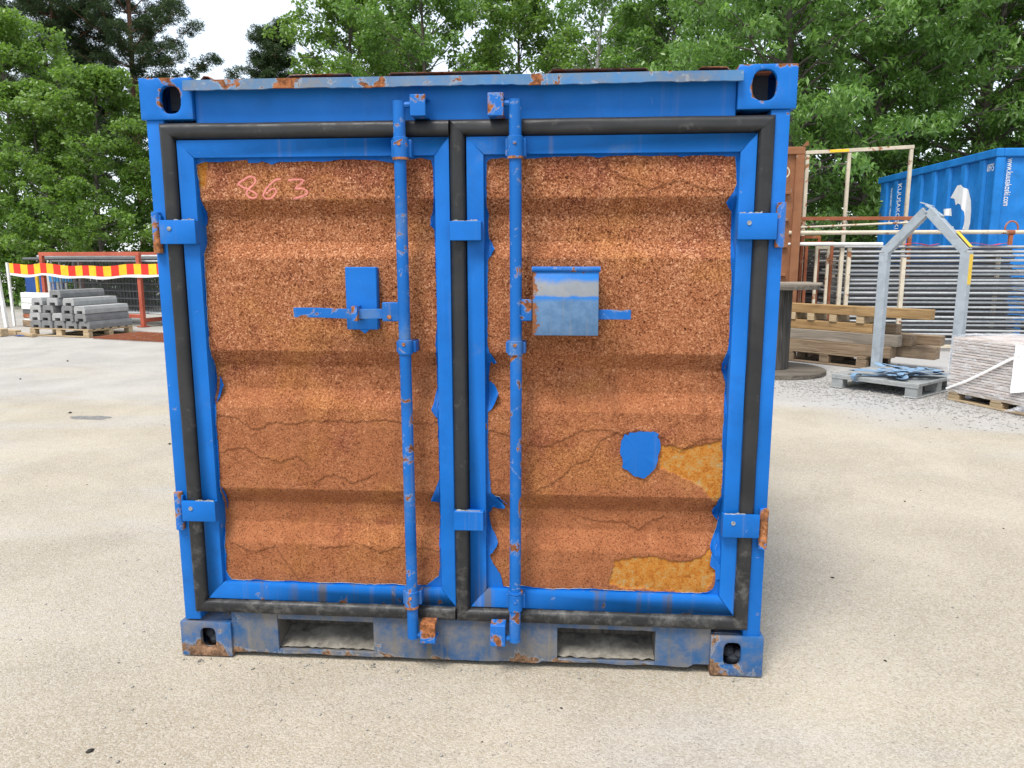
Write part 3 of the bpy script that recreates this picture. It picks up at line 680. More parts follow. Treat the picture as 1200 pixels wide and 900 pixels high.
def paint_edge(door, edge, rect, seed):
    x0, x1, z0, z1 = rect; r = random.Random(seed); P = []; n = len(edge)
    for i in range(n):
        a, b = Vector(edge[i]), Vector(edge[(i + 1) % n]); L = (b - a).length; k = max(1, int(L / .006))
        nrm = Vector((-(b - a).y, (b - a).x)).normalized()
        for q in range(k):
            p = a.lerp(b, q / k); jj = .0022 * noise.noise(Vector((p.x * 70, p.y * 70, seed))) + .0010 * noise.noise(Vector((p.x * 260, p.y * 260, seed)))
            P.append(p + nrm * jj)
    # the outline lies on the corrugated surface, so carry it to the depth of the groove
    for p in P:
        k_ = (2.698 + prof(p.y)) / (2.698 + YO)
        p.x = min(x1 - .002, max(x0 + .002, .387 + (p.x - .387) * k_))
    def proj(p):
        d = [(abs(p.x - x0), (x0, p.y)), (abs(p.x - x1), (x1, p.y)), (abs(p.y - z0), (p.x, z0)), (abs(p.y - z1), (p.x, z1))]
        return min(d)[1]
    O = [proj(p) for p in P]; V = []; Fs = []; m = len(P)
    lift = [.0012 + .005 * max(0, noise.noise(Vector((p.x * 22, p.y * 22, seed + 5)))) for p in P]
    for p, o_, l in zip(P, O, lift):
        yi, yo = prof(p.y) - .0035 - l, prof(o_[1]) - .0030
        mid = ((p.x + o_[0]) / 2, (p.y + o_[1]) / 2)
        V += [(p.x, yi - .0012, p.y), (mid[0], prof(mid[1]) - .0032, mid[1]), (o_[0], yo, o_[1]), (p.x, yi + .0022, p.y)]
    for i in range(m):
        j = (i + 1) % m
        Fs += [(4 * i, 4 * j, 4 * j + 1, 4 * i + 1), (4 * i + 1, 4 * j + 1, 4 * j + 2, 4 * i + 2), (4 * i, 4 * i + 3, 4 * j + 3, 4 * j)]
    # close the corners
    def nearest(c): return min(range(m), key=lambda i: (P[i].x - c[0]) ** 2 + (P[i].y - c[1]) ** 2)
    for c in ((x0, z0), (x1, z0), (x1, z1), (x0, z1)):
        for i in range(m):
            j = (i + 1) % m; a, b = O[i], O[j]
            if abs(a[0] - b[0]) > 1e-4 and abs(a[1] - b[1]) > 1e-4 and math.hypot(a[0] - c[0], a[1] - c[1]) < .12:
                V.append((c[0], prof(c[1]) - .003, c[1])); Fs.append((4 * i + 2, 4 * j + 2, len(V) - 1))
    o = MB().add(V, Fs).build('paint_edge', M['paint_flake'], door, smooth=True, angle=50, recalc=False)
    o.data.materials.append(M['primer'])
    for i in range(m):
        if noise.noise(Vector((P[i].x * 14, P[i].y * 14, seed + 9))) > -.1: o.data.polygons[3 * i + 2].material_index = 1
    return o
def flake(door, base_a, base_b, tip, curl, seed):
    """curled tongue of paint: base edge on the paint, tip bent away from the panel"""
    a, b, t = Vector(base_a), Vector(base_b), Vector(tip); V = []; n = 7; m = 6; r = random.Random(seed)
    for j in range(n):
        s_ = j / (n - 1)
        for i in range(m):
            q = i / (m - 1); w_ = (1 - s_ ** 1.6) * .96 + .04
            c = a.lerp(b, q); mid = a.lerp(b, .5); p = mid + (c - mid) * w_ + (t - mid) * s_
            p = Vector((p.x + .003 * noise.noise(Vector((p.x * 90, p.y * 90, seed))), p.y + .003 * noise.noise(Vector((p.x * 90, p.y * 90, seed + 4)))))
            y = prof(p.y) - .005 - curl * s_ ** 2 * (1.0 + .6 * (q - .5)) - .002 * r.random()
            V.append((p.x, y, p.y))
    V += [(x, y + .0012, z) for x, y, z in V]; k = n * m
    Fs = [(j * m + i, j * m + i + 1, (j + 1) * m + i + 1, (j + 1) * m + i) for j in range(n - 1) for i in range(m - 1)]
    Fs += [tuple(k + v for v in reversed(f)) for f in Fs]
    return MB().add(V, Fs).build('paint_flake', M['paint_flake'], door, smooth=True, angle=60)

def gasket_strip(door, p, q, m0, m1, seed, w_=.0570, hgt=.021):
    """half-round rubber from p to q in XZ; m0/m1 mitre slopes at the ends"""
    p, q = Vector(p), Vector(q); d = (q - p).normalized(); s_ = Vector((-d.y, d.x)); L = (q - p).length; V = []; Fs = []; n = 10; m = max(2, int(L / .03))
    for j in range(m + 1):
        for i in range(n + 1):
            u = (i / n * 2 - 1); off = u * w_ / 2
            t = (L + m1 * off) * (j / m) + (m0 * off) * (1 - j / m)
            c = p + d * t + s_ * (off + .0012 * noise.noise(Vector((t * 5, seed, 0))))
            sag = .0022 * noise.noise(Vector((t * 4, u * 1.5, seed))) + .0008 * noise.noise(Vector((t * 25, u * 3, seed)))
            V.append((c.x, -hgt * max(0, 1 - abs(u) ** 3.2) ** .6 - .002 + sag, c.y))
    base = len(V)
    for j in range(m + 1):
        for i in (0, n):
            x, y, z = V[j * (n + 1) + i]; V.append((x, .02, z))
    for j in range(m):
        for i in range(n): Fs.append((j * (n + 1) + i, j * (n + 1) + i + 1, (j + 1) * (n + 1) + i + 1, (j + 1) * (n + 1) + i))
        Fs.append((base + 2 * j, j * (n + 1), (j + 1) * (n + 1), base + 2 * j + 2)); Fs.append((j * (n + 1) + n, base + 2 * j + 1, base + 2 * j + 3, (j + 1) * (n + 1) + n))
    Fs.append(tuple([base] + list(range(n + 1)) + [base + 1])); Fs.append(tuple([base + 2 * m] + [m * (n + 1) + i for i in range(n + 1)] + [base + 2 * m + 1]))
    return MB().add(V, Fs).build('gasket', M['gasket'], door, smooth=True, angle=50)

def door_frame(x0, x1, z0, z1, i0, i1, k0, k1):
    """four mitred members"""
    mb = MB(); g_ = .0008; y0, y1 = -.006, .060
    T = [[(x0, z1), (x1, z1), (i1, k1), (i0, k1)], [(x0, z0), (i0, k0), (i1, k0), (x1, z0)], [(x0, z0), (x0, z1), (i0, k1), (i0, k0)], [(x1, z0), (i1, k0), (i1, k1), (x1, z1)]]
    for q in T:
        c = (sum(a for a, _ in q) / 4, sum(b for _, b in q) / 4)
        q = [(a + math.copysign(g_, c[0] - a), b + math.copysign(g_, c[1] - b)) for a, b in q]
        mb.prism([(a, y0, b) for a, b in q], (0, y1 - y0, 0))
    return mb

dL = door_frame(-1.017, -.032, .246, 1.988, -.955, -.086, .315, 1.926).build('door', M['paint_frame'], CT, bevel=.0035, seg=2, smooth=True)
dL['label'] = 'rusty door with pink chalk numbers and a small blue plate'
dR = door_frame(.026, 1.020, .246, 1.988, .088, .964, .320, 1.927).build('door', M['paint_frame'], CT, bevel=.0035, seg=2, smooth=True)
dR['label'] = 'rusty door with a padlock box and a round blue paint patch'
panel(dL, -.962, -.080, 1.3); panel(dR, .080, .970, 8.7)
paint_edge(dL, EDGE_L, (-.958, -.084, .312, 1.929), 3.1); paint_edge(dR, EDGE_R, (.086, .967, .317, 1.930), 6.4)
# curled tongues of loose paint
for k, (a, b, t, c) in enumerate([((-.094, 1.735), (-.094, 1.675), (-.112, 1.690), .016), ((-.092, 1.055), (-.092, .985), (-.114, 1.020), .014), ((-.091, .725), (-.091, .65), (-.124, .665), .018),
                                  ((-.94, 1.125), (-.945, 1.03), (-.922, 1.09), .014), ((-.945, .70), (-.945, .60), (-.93, .66), .014), ((-.955, 1.80), (-.955, 1.69), (-.938, 1.73), .01)]): flake(dL, a, b, t, c, k)
for k, (a, b, t, c) in enumerate([((.097, 1.120), (.096, 1.010), (.134, 1.075), .030), ((.100, .705), (.110, .63), (.158, .640), .026), ((.11, .69), (.14, .67), (.166, .655), .022), ((.100, 1.235), (.110, 1.19), (.128, 1.193), .015),
                                  ((.100, .545), (.098, .455), (.130, .500), .010), ((.957, 1.80), (.957, 1.735), (.926, 1.758), .022), ((.958, 1.25), (.955, 1.15), (.940, 1.19), .014),
                                  ((.957, .68), (.957, .60), (.930, .640), .016), ((.95, .46), (.95, .38), (.978, .402), .012), ((.953, .55), (.95, .47), (.926, .505), .014), ((.100, 1.64), (.1, 1.57), (.120, 1.604), .010)]): flake(dR, a, b, t, c, k + 20)
# round patch of surviving paint
sp = [(.590, .915), (.600, .935), (.612, .928), (.618, .940), (.640, .942), (.661, .945), (.700, .944), (.723, .939), (.720, .926), (.731, .905), (.731, .885), (.722, .845), (.715, .810), (.695, .785), (.675, .770), (.655, .772), (.634, .779), (.615, .797), (.593, .808), (.596, .83), (.585, .866), (.586, .89)]
sp2 = []
for i in range(len(sp)):
    a_, b_ = Vector(sp[i]), Vector(sp[(i + 1) % len(sp)])
    for k in range(5):
        p = a_.lerp(b_, k / 5); d_ = (p - Vector((.66, .86))).normalized(); sp2.append(tuple(p + d_ * (.004 * noise.noise(Vector((p.x * 60, p.y * 60, 3))) + .002 * noise.noise(Vector((p.x * 200, p.y * 200, 3))))))
sp = sp2
V = [(.66, YO - .0085, .86)] + [(x, YO - .0068 - .0035 * max(0, noise.noise(Vector((x * 25, z * 25, 1)))), z) for i, (x, z) in enumerate(sp)] + [(x, YO + .002, z) for x, z in sp]; m = len(sp)
MB().add(V, [(0, 1 + i, 1 + (i + 1) % m) for i in range(m)] + [(1 + i, 1 + m + i, 1 + m + (i + 1) % m, 1 + (i + 1) % m) for i in range(m)]).build('paint_patch', M['paint_flake'], dR, smooth=True)
# chalk writing
ch = MB()
for L in ([(-0.808,1.837),(-0.791,1.826),(-0.767,1.816),(-0.743,1.802),(-0.744,1.790),(-0.764,1.788),(-0.778,1.802),(-0.772,1.816),(-0.746,1.839),(-0.743,1.853),(-0.759,1.863),(-0.784,1.853),(-0.808,1.837)],
          [(-0.647,1.852),(-0.667,1.850),(-0.693,1.830),(-0.714,1.802),(-0.710,1.786),(-0.690,1.785),(-0.670,1.802),(-0.669,1.816),(-0.683,1.818),(-0.704,1.802)],
          [(-0.621,1.848),(-0.594,1.851),(-0.567,1.849),(-0.570,1.840),(-0.595,1.820),(-0.571,1.819),(-0.554,1.810),(-0.557,1.799),(-0.582,1.789),(-0.605,1.784)]):
    Q = []
    for i in range(len(L) - 1):
        p0, p1, p2, p3 = (Vector(L[max(0, i - 1)]), Vector(L[i]), Vector(L[i + 1]), Vector(L[min(len(L) - 1, i + 2)]))
        for k in range(7):
            t = k / 7; Q.append(.5 * (2 * p1 + (p2 - p0) * t + (2 * p0 - 5 * p1 + 4 * p2 - p3) * t * t + (3 * p1 - p0 - 3 * p2 + p3) * t ** 3))
    Q.append(Vector(L[-1]))
    ch.tube([(q.x, surf(q.x, q.y, 1.3) + .0002 + .0011 * noise.noise(Vector((q.x * 150, q.y * 150, 2))), q.y) for q in Q], [.0036 + .0012 * noise.noise(Vector((q.x * 90, q.y * 90, 6))) for q in Q], 6, flat=.35, up=(0, 1, 0))
o = ch.build('chalk_number', M['chalk'], dL, smooth=True); o['label'] = 'pink chalk number 863'
# rubber seals
gz0, gz1 = .2165, 2.0175
# left door: top strip, outer strip, bottom strip; right door: the same plus the middle strip
gasket_strip(dL, (-1.047, gz1), (-.0325, gz1), -1, 0, 1.1)
gasket_strip(dL, (-1.047, gz0), (-1.047, gz1), -1, 1, 2.1)
gasket_strip(dL, (-1.047, gz0), (-.0325, gz0), 1, 0, 3.1)
gasket_strip(dR, (-.003, gz1), (1.047, gz1), -1, 1, 4.1)
gasket_strip(dR, (1.047, gz0), (1.047, gz1), 1, -1, 5.1)
gasket_strip(dR, (-.003, gz0), (1.047, gz0), 1, -1, 6.1)
gasket_strip(dR, (-.003, gz0), (-.003, gz1), -1, 1, 7.1, w_=.0565)
# locking bars
def bent(x, seed):
    return [(x + .0025 * math.sin(z * 2.1 + seed), -.057, z) for z in np.linspace(.139, 2.098, 26)]
for d, x, s_ in ((dL, -.193, 1), (dR, .202, -1)):
    mb = MB().tube(bent(x, s_), .0212, 16)
    for zz in (2.086, .149):
        mb.tube([(x, -.057, zz), (x + s_ * .070, -.055, zz)], .0105, 8)
    o = mb.build('locking_bar', M['paint_bar'], d, smooth=True)
    for z0, z1, base in ((1.908, 1.980, -.006), (1.232, 1.284, .012), (.264, .330, -.006)):
        mb = MB(); 
        mb.tube([(x, -.057, z0), (x, -.057, z1)], .0265, 16)
        mb.box(x - .034, x + .036, -.050, base + .004, z0 + .006, z1 - .006)
        mb.build('bar_guide', M['paint_bar'], d, bevel=.002, smooth=True)
    for z0, z1, yb_ in ((1.908, 1.980, -.0), (1.232, 1.284, 0), (.264, .330, 0)):
        MB().tube([(x, -.0865, (z0 + z1) / 2 + .012), (x, -.080, (z0 + z1) / 2 + .012)], .0065, 8).build('bolt', M['hinge_rust'], d, smooth=True)
    for zz in (1.905, .333) if s_ < 0 else (1.905, .262):
        MB().tube([(x, -.057, zz), (x, -.057, zz + .008)], .0275, 16).build('guide_ring', M['hinge_rust'], d, smooth=True)
# cam keepers on the container
def keeper(x0, x1, z0, z1, mat):
    mb = MB(); mb.box(x0, x1, -.075, -.066, z0, z1); mb.box(x0, x1, -.066, .012, z1 - .010, z1 - .0005); mb.box(x0, x1, -.066, .012, z0 + .0005, z0 + .010)
    return mb.build('cam_keeper', mat, CT, bevel=.002, smooth=True)
keeper(-.154, -.101, 2.047, 2.117, M['paint_bar']); keeper(.110, .163, 2.044, 2.118, M['keeper_rust'])
keeper(-.160, -.102, .124, .204, M['keeper_rust']); keeper(.108, .165, .123, .207, M['keeper_rust'])
# hinges
def ragged(d, xa, xb, y, z, r):
    n = 16; V = []
    for k in range(n + 1):
        x = xa + (xb - xa) * k / n; h = max(.0005, .004 + .006 * noise.noise(Vector((x * 60, z * 7, 2))) + r.uniform(-.0015, .002))
        yy = y + .006 * noise.noise(Vector((x * 30, z, 8))); V += [(x, yy - .002, z), (x, yy - .001, z + h), (x, yy + .003, z + h * .8), (x, yy + .010, z)]
    MB().add(V, [(4 * k + i, 4 * k + i + 1, 4 * k + 5 + i, 4 * k + 4 + i) for k in range(n) for i in range(3)]).build('weld_seam', M['seam'], d, smooth=True)
def hinge(d, x0, x1, z0, z1, bx, bz0, bz1, mat):
    mb = MB(); mb.box(x0, x1, -.038, -.022, z0, z1)
    sgn = 1 if x0 < 0 else -1; xi = x1 if x0 < 0 else x0     # inner end folds back to the frame
    mb.box(min(xi - sgn * .012, xi), max(xi - sgn * .012, xi), -.022, -.004, z0 + .001, z1 - .001)
    mb.build('hinge_strap', M['paint_frame'], d, bevel=.003, seg=2, smooth=True)
    r = random.Random(int(z0 * 99))
    MB().tube([(x0 + (x1 - x0) * .28, -.041, (z0 + z1) / 2 + .012), (x0 + (x1 - x0) * .28, -.036, (z0 + z1) / 2 + .012)], .008, 8).build('bolt', M['seam'], d, smooth=True)
    MB().tube([(bx, -.012, bz0), (bx, -.012, bz0 + .05), (bx, -.012, bz1)], .0165, 14).build('hinge_pin', mat, d, bevel=.002, smooth=True)
    MB().box(min(bx, x0 if x0 < 0 else x1) + .004, max(bx, x0 if x0 < 0 else x1) - .002, -.020, .006, z1 - .01, z1 + .018).build('hinge_lug', M['paint_post'], CT, bevel=.003)
    # ragged metal left standing on the upper edge
    ragged(d, xi - sgn * .005, xi - sgn * .080, -.030, z1 - .001, r)
hinge(dL, -1.086, -.952, 1.623, 1.708, -1.108, 1.590, 1.738, M['hinge_rust'])
hinge(dL, -1.084, -.951, .574, .654, -1.106, .532, .683, M['hinge_rust'])
hinge(dR, .961, 1.092, 1.634, 1.722, 1.108, 1.607, 1.758, M['keeper_rust'])
hinge(dR, .958, 1.090, .565, .652, 1.110, .517, .669, M['hinge_rust'])
for z0, z1 in ((1.633, 1.700), (.568, .642)):
    mb = MB(); mb.box(-.029, .082, -.044, -.036, z0, z1); mb.box(.072, .082, -.036, -.004, z0 + .001, z1 - .001); mb.box(-.029, .072, -.036, -.004, z1 - .008, z1 - .001)
    mb.build('overlap_clamp', M['paint_frame'], dR, bevel=.002, smooth=True)
    ragged(dR, -.02, .07, -.034, z1 - .001, random.Random(int(z0 * 10)))
# left handle set
mb = MB(); mb.box(-.415, -.300, -.020, -.008, 1.316, 1.541); mb.box(-.312, -.300, -.008, .016, 1.318, 1.540); mb.box(-.415, -.403, -.008, .016, 1.318, 1.540)
mb.prism([(-.372, -.019, 1.3175), (-.330, -.019, 1.3175), (-.350, -.019, 1.300)], (0, .006, 0))
mb.build('handle_plate', M['paint_frame'], dL, bevel=.003, smooth=True)
mb = MB(); n = 18; V = []
for i in range(n + 1):
    x = -.600 + .330 * i / n; z = 1.379 - .004 * i / n + .0012 * math.sin(i * .4); y = -.047 - .004 * math.sin(i / n * 3.1)
    V += [(x, y - .004, z - .0175), (x, y - .004, z + .0175), (x, y + .004, z + .0175), (x, y + .004, z - .0175)]
mb.add(V, [(4 * i + k, 4 * i + (k + 1) % 4, 4 * i + 4 + (k + 1) % 4, 4 * i + 4 + k) for i in range(n) for k in range(4)] + [(3, 2, 1, 0), tuple(4 * n + k for k in range(4))])
mb.build('handle', M['paint_bar'], dL, bevel=.0012)
MB().box(-.272, -.205, -.066, -.048, 1.350, 1.418).build('handle_hub', M['paint_bar'], dL, bevel=.003)
MB().tube([(-.246, -.071, 1.366), (-.246, -.04, 1.366)], .008, 8).build('rivet', M['hinge_rust'], dL)
mb = MB(); mb.box(-.380, -.374, -.072, -.018, 1.352, 1.404); mb.box(-.365, -.360, -.072, -.018, 1.352, 1.404); mb.box(-.380, -.360, -.076, -.072, 1.352, 1.404)
mb.build('hasp', M['keeper_rust'], dL)
# right handle set with padlock box
MB().box(.219, .262, -.066, -.048, 1.354, 1.430).build('handle_hub', M['paint_bar'], dR, bevel=.003)
MB().box(.240, .606, -.054, -.046, 1.360, 1.394).build('handle', M['paint_bar'], dR, bevel=.0015)
mb = MB(); P = [(.006, 1.535), (-.058, 1.535), (-.086, 1.430), (-.090, 1.306), (.006, 1.306)]
mb.prism([(.264, y, z) for y, z in P], (.228, 0, 0))
mb.build('lock_box', M['paint_box'], dR, bevel=.003, seg=2, smooth=True)
mb = MB(); mb.tube([(.260, -.060, 1.534), (.497, -.060, 1.534)], .0095, 10); mb.build('lock_box_hinge', M['paint_bar'], dR, smooth=True)

# ------------------------------------------------------------------ pallets
def pallet(label, loc, rotz, W=1.2, D=.8, Ht=.15, nb=5, mat='wood_pallet', group=None, ntop=None):
    t = thing('wooden_pallet', label, 'pallet', loc, rotz, group)
    bt = .022; zb = Ht - 2 * bt - .022
    top = MB().box(-W / 2, W / 2, -.06, .06, 0, bt).mesh('board', M[mat], bevel=.003)
    for k in range(nb): link('board', top, t, (0, -D / 2 + .062 + (D - .124) * k / (nb - 1), Ht - bt))
    crs = MB().box(-.06, .06, -D / 2, D / 2, 0, bt).mesh('stringer', M[mat], bevel=.003)
    bot = MB().box(-W / 2, W / 2, -.05, .05, 0, .022).mesh('bottom_board', M[mat], bevel=.003)
    blk = MB().box(-.072, .072, -.05, .05, 0, zb - .001).mesh('block', M[mat], bevel=.004)
    for i in (-1, 0, 1):
        link('stringer', crs, t, (i * (W / 2 - .075), 0, Ht - 2 * bt - .0005))
        link('bottom_board', bot, t, (0, i * (D / 2 - .055), 0))
        for j in (-1, 0, 1): link('block', blk, t, (i * (W / 2 - .075), j * (D / 2 - .055), .0225))
    return t

# ------------------------------------------------------------------ storage side, right of the container
D45 = Vector((.669, -.743, 0)); E45 = Vector((.743, .669, 0))       # along / across the galvanised pallet
# galvanised steel pallet with gabled frame
A0 = Vector((3.62, 6.66, 0)); rz = math.atan2(D45.y, D45.x)
st = thing('steel_stillage', 'galvanised steel pallet carrying a tall house-shaped frame', 'stillage', A0, rz)
L1, L2, zt = 1.03, 1.12, .165
MB().box(0, L1, 0, L2, zt - .035, zt).build('deck', M['galv'], st, bevel=.004)
mb = MB(); mb.box(0, L1, -.004, .012, zt - .055, zt - .0355); mb.box(0, L1, L2 - .012, L2 + .004, zt - .055, zt - .0355); mb.build('deck_edge', M['galv'], st, bevel=.003)
for a in (0, L1 - .15):
    MB().box(a - .004, a + .15, -.03, L2, 0, .016).build('runner', M['galv'], st, bevel=.003)
    for b in (.006, L2 * .5 - .06, L2 - .16):
        mb = MB(); mb.box(a, a + .14, b, b + .012, .0165, zt - .036); mb.box(a, a + .012, b + .012, b + .12, .0165, zt - .036); mb.box(a + .128, a + .14, b + .012, b + .12, .0165, zt - .036)
        mb.build('foot', M['galv'], st, bevel=.003)
def chan(mb, p, q, w, d, t=.012, up=(0, 1, 0)):
    """channel section: flat web facing the viewer's side plus two flanges"""
    p, q, u = Vector(p), Vector(q), Vector(up); n = (q - p).normalized(); a = n.cross(u).normalized()
    mb.obox(p - a * w / 2, a * w, q - p, u * t)
    mb.obox(p - a * w / 2 + u * t, a * t, q - p, u * (d - t)); mb.obox(p + a * (w / 2 - t) + u * t, a * t, q - p, u * (d - t))
yb = L2 - .20; zs = 1.62; px, qx, zp = .06, L1 - .02, 2.12
for x in (px, qx):
    mb = MB(); chan(mb, (x, yb, zt), (x, yb, zs), .105, .10); mb.build('post', M['galv_frame'], st, bevel=.003)
mx = (px + qx) / 2
for x in (px, qx):
    mb = MB(); chan(mb, (x, yb + .001, zs + .006), (mx + math.copysign(.012, x - mx), yb + .001, zp), .105, .098); mb.build('rafter', M['galv_frame'], st, bevel=.003)
mb = MB(); mb.obox((mx - .03, yb + .02, zp + .058), (.20, 0, -.14), (0, .075, 0), (.008, 0, .012)); mb.obox((mx + .02, yb + .10, zp + .045), (-.15, 0, .055), (0, .05, 0), (.004, 0, .010)); mb.build('ridge_plate', M['galv_frame'], st)
mb = MB(); mb.box(qx + .0525, qx + .056, yb + .006, yb + .095, 1.25, zs - .02); mb.build('yellow_tape', M['yellow'], st)
dv = Vector((mx + .012 - qx, 0, zp - zs)).normalized()
mb = MB(); nrm = Vector((dv.z, 0, -dv.x)); mb.obox(Vector((qx, yb + .006, zs + .03)) + nrm * .0535, dv * .24, (0, .088, 0), nrm * .003); mb.build('yellow_tape', M['yellow'], st)
W2 = lambda a, b, z: A0 + D45 * a + E45 * b + Vector((0, 0, z))

# blue lashing straps heaped on the stillage
def ribbon(name, path, width, mat, th=.004, parent=None):
    P = [Vector(p) for p in path]; Q = []
    for i in range(len(P) - 1):
        p0, p1, p2, p3 = P[max(0, i - 1)], P[i], P[i + 1], P[min(len(P) - 1, i + 2)]
        for k in range(6):
            t = k / 6; Q.append(.5 * (2 * p1 + (p2 - p0) * t + (2 * p0 - 5 * p1 + 4 * p2 - p3) * t * t + (3 * p1 - p0 - 3 * p2 + p3) * t ** 3))
    Q.append(P[-1]); V = []
    for i, p in enumerate(Q):
        t = (Q[min(i + 1, len(Q) - 1)] - Q[max(0, i - 1)]).normalized(); tw = .22 * noise.noise(p * 3.0)
        sd_ = t.cross(Vector((tw, .3 * tw, 1))); sd_ = sd_.normalized() if sd_.length > .05 else Vector((1, 0, 0)); nn = sd_.cross(t).normalized()
        V += [p - sd_ * width / 2, p + sd_ * width / 2, p + sd_ * width / 2 + nn * th, p - sd_ * width / 2 + nn * th]
    n = len(Q)
    Fs = [(4 * i + k, 4 * i + (k + 1) % 4, 4 * i + 4 + (k + 1) % 4, 4 * i + 4 + k) for i in range(n - 1) for k in range(4)] + [(3, 2, 1, 0), tuple(4 * n - 4 + k for k in range(4))]
    return MB().add(V, Fs).build(name, mat, parent, smooth=True)
def strap(label, seed, a0, b0, n, sa, sb, zb, hang=None):
    r = random.Random(seed); path = []
    if hang: path += hang
    for k in range(n * 3):
        rr = .16 + .06 * math.sin(k * .41 + seed); th = k * .62 + seed
        a = a0 + sa * math.sin(k * .23 + seed) + rr * math.cos(th); b = b0 + sb * math.cos(k * .19 + seed) + rr * math.sin(th) * 1.2
        z = zt + zb + .0025 * k + .03 * max(0, math.sin(k * .8 + seed))
        path.append(W2(max(.1, min(L1 - .06, a)), max(.07, min(yb - .07, b)), z))
    o = ribbon('lashing_strap', path, .075, M['strap']); return tag(o, label, 'strap', 'straps heaped on the steel stillage')
hang = [W2(.33, -.02, .105), W2(.31, -.05, .12), W2(.30, -.045, .19), W2(.33, .0, .205), W2(.40, .10, zt + .012)]
strap('crumpled blue-grey lashing strap with its end hooked over the deck edge', 1, .62, .35, 9, .28, .22, .012, hang)
strap('crumpled blue-grey lashing strap heaped across the stillage deck', 5, .72, .55, 10, .25, .22, .03)
strap('crumpled blue-grey lashing strap heaped across the stillage deck', 9, .80, .30, 8, .16, .20, .05)

# wrapped stack of boards on a pallet
wd = Vector((.36, -.933, 0)).normalized(); wr = math.atan2(wd.y, wd.x); wl = Vector((4.60, 5.88, 0)); we = Vector((-wd.y, wd.x, 0))
wc = wl + wd * .60 + we * .42
pallet('wooden pallet under the stack of boards wrapped in clear film', wc, wr, 1.2, .8, .115)
pk = thing('board_stack', 'stack of pale boards wrapped in clear stretch film with a white sheet', 'board stack', wc + Vector((0, 0, .1155)), wr)
bd = MB().box(-.585, .585, -.405, .405, 0, .0235).mesh('board', M['board'], bevel=.004); r = random.Random(12)
for k in range(20): link('board', bd, pk, (r.uniform(-.008, .008), r.uniform(-.006, .006), k * .0295))
V = []; Fs = []; n = 46; m = 20; per = []
for k in range(n):
    t = k / n * 4; s_ = int(t); q = t - s_
    per.append([(-.60 + 1.2 * q, -.418), (.60, -.418 + .836 * q), (.60 - 1.2 * q, .418), (-.60, .418 - .836 * q)][s_])
for j in range(m):
    for k, (x, y) in enumerate(per):
        e = .008 * noise.noise(Vector((x * 9, y * 9, j * .5))); V.append((x * (1 + e), y * (1 + e), -.02 + .625 * j / (m - 1)))
for j in range(m - 1):
    for k in range(n): Fs.append((j * n + k, j * n + (k + 1) % n, (j + 1) * n + (k + 1) % n, (j + 1) * n + k))
MB().add(V, Fs).build('film', M['film'], pk, smooth=True)
V = []; n2 = 14
for j in range(n2):
    for i in range(n2):
        x, y = -.60 + 1.2 * i / (n2 - 1), -.418 + .836 * j / (n2 - 1); V.append((x, y, .606 + .022 * abs(noise.noise(Vector((x * 5, y * 5, 4))))))
MB().add(V, [(j * n2 + i, j * n2 + i + 1, (j + 1) * n2 + i + 1, (j + 1) * n2 + i) for j in range(n2 - 1) for i in range(n2 - 1)]).build('film', M['film'], pk, smooth=True)
# rope-like twist of film and a taped corner
mb = MB(); mb.tube([(-.595, -.428, .01), (-.35, -.432, .13), (-.1, -.434, .28), (.12, -.434, .42), (.3, -.43, .52)], [.012, .017, .015, .018, .010], 6, flat=.35, up=(0, 1, 0)); mb.build('film_twist', M['white_cloth'], pk, smooth=True)
V = []
for j in range(9):
    for i in range(9): V.append((.18 + .40 * i / 8, -.436 - .012 * noise.noise(Vector((i * .5, j * .5, 3))), .09 + .50 * j / 8 + (.10 * (i / 8) if j == 0 else 0)))
MB().add(V, [(j * 9 + i, j * 9 + i + 1, (j + 1) * 9 + i + 1, (j + 1) * 9 + i) for j in range(8) for i in range(8)]).build('paper_sheet', M['white_print'], pk, smooth=True)
mb = MB(); r = random.Random(6)
for k in range(5): mb.tube([(.15 + .03 * k, -.43, -.10 + .015 * k), (.3 + .02 * k, -.46, -.06 + .012 * k), (.5, -.44, -.08 + .02 * k)], .012, 6)
mb.build('loose_film', M['film'], pk, smooth=True)

# timber stack
D7 = Vector((.711, -.703, 0)); E7 = Vector((.703, .711, 0)); B0 = Vector((3.73, 9.08, 0)); tz = math.atan2(D7.y, D7.x)
def beam7(label, a0, a1, b, z, w_, h, mat, yaw=0.0):
    o = MB().box(0, a1 - a0, 0, w_, 0, h).build('timber_beam', M[mat], None, bevel=.006)
    o.location = B0 + D7 * a0 + E7 * b + Vector((0, 0, z)); o.rotation_euler = (0, 0, tz + yaw); return tag(o, label, 'timber', 'timber beams stacked on the pallet')
pallet('weathered wooden pallet under the stack of timber beams', B0 + D7 * .62 + E7 * .42, tz, 1.25, .85, .17, mat='wood_old')
beam7('long weathered beam at the bottom front of the timber stack', -.42, 1.55, .02, .1705, .20, .165, 'wood_old')
beam7('weathered beam on the pallet with a cut end beside the strap heap', -.1, 2.02, .235, .1705, .21, .17, 'wood_old', .05)
beam7('short weathered beam on the pallet behind the bottom beams', .1, 1.75, .56, .1705, .2, .165, 'wood_grey')
beam7('pale weathered beam in the second layer of the timber stack', -.42, 1.62, .06, .337, .17, .155, 'wood_grey')
beam7('weathered beam lying in the second layer, set back', .0, 1.72, .27, .342, .2, .15, 'wood_old')
beam7('short thick offcut beam at the back of the timber stack', 1.1, 2.0, .53, .343, .17, .14, 'wood_old', .03)
beam7('yellow-brown beam in the third layer of the timber stack', -.42, 1.25, .10, .4935, .16, .135, 'wood_new')
beam7('weathered plank beam in the third layer, set back', -.1, 1.50, .30, .4935, .18, .13, 'wood_old')
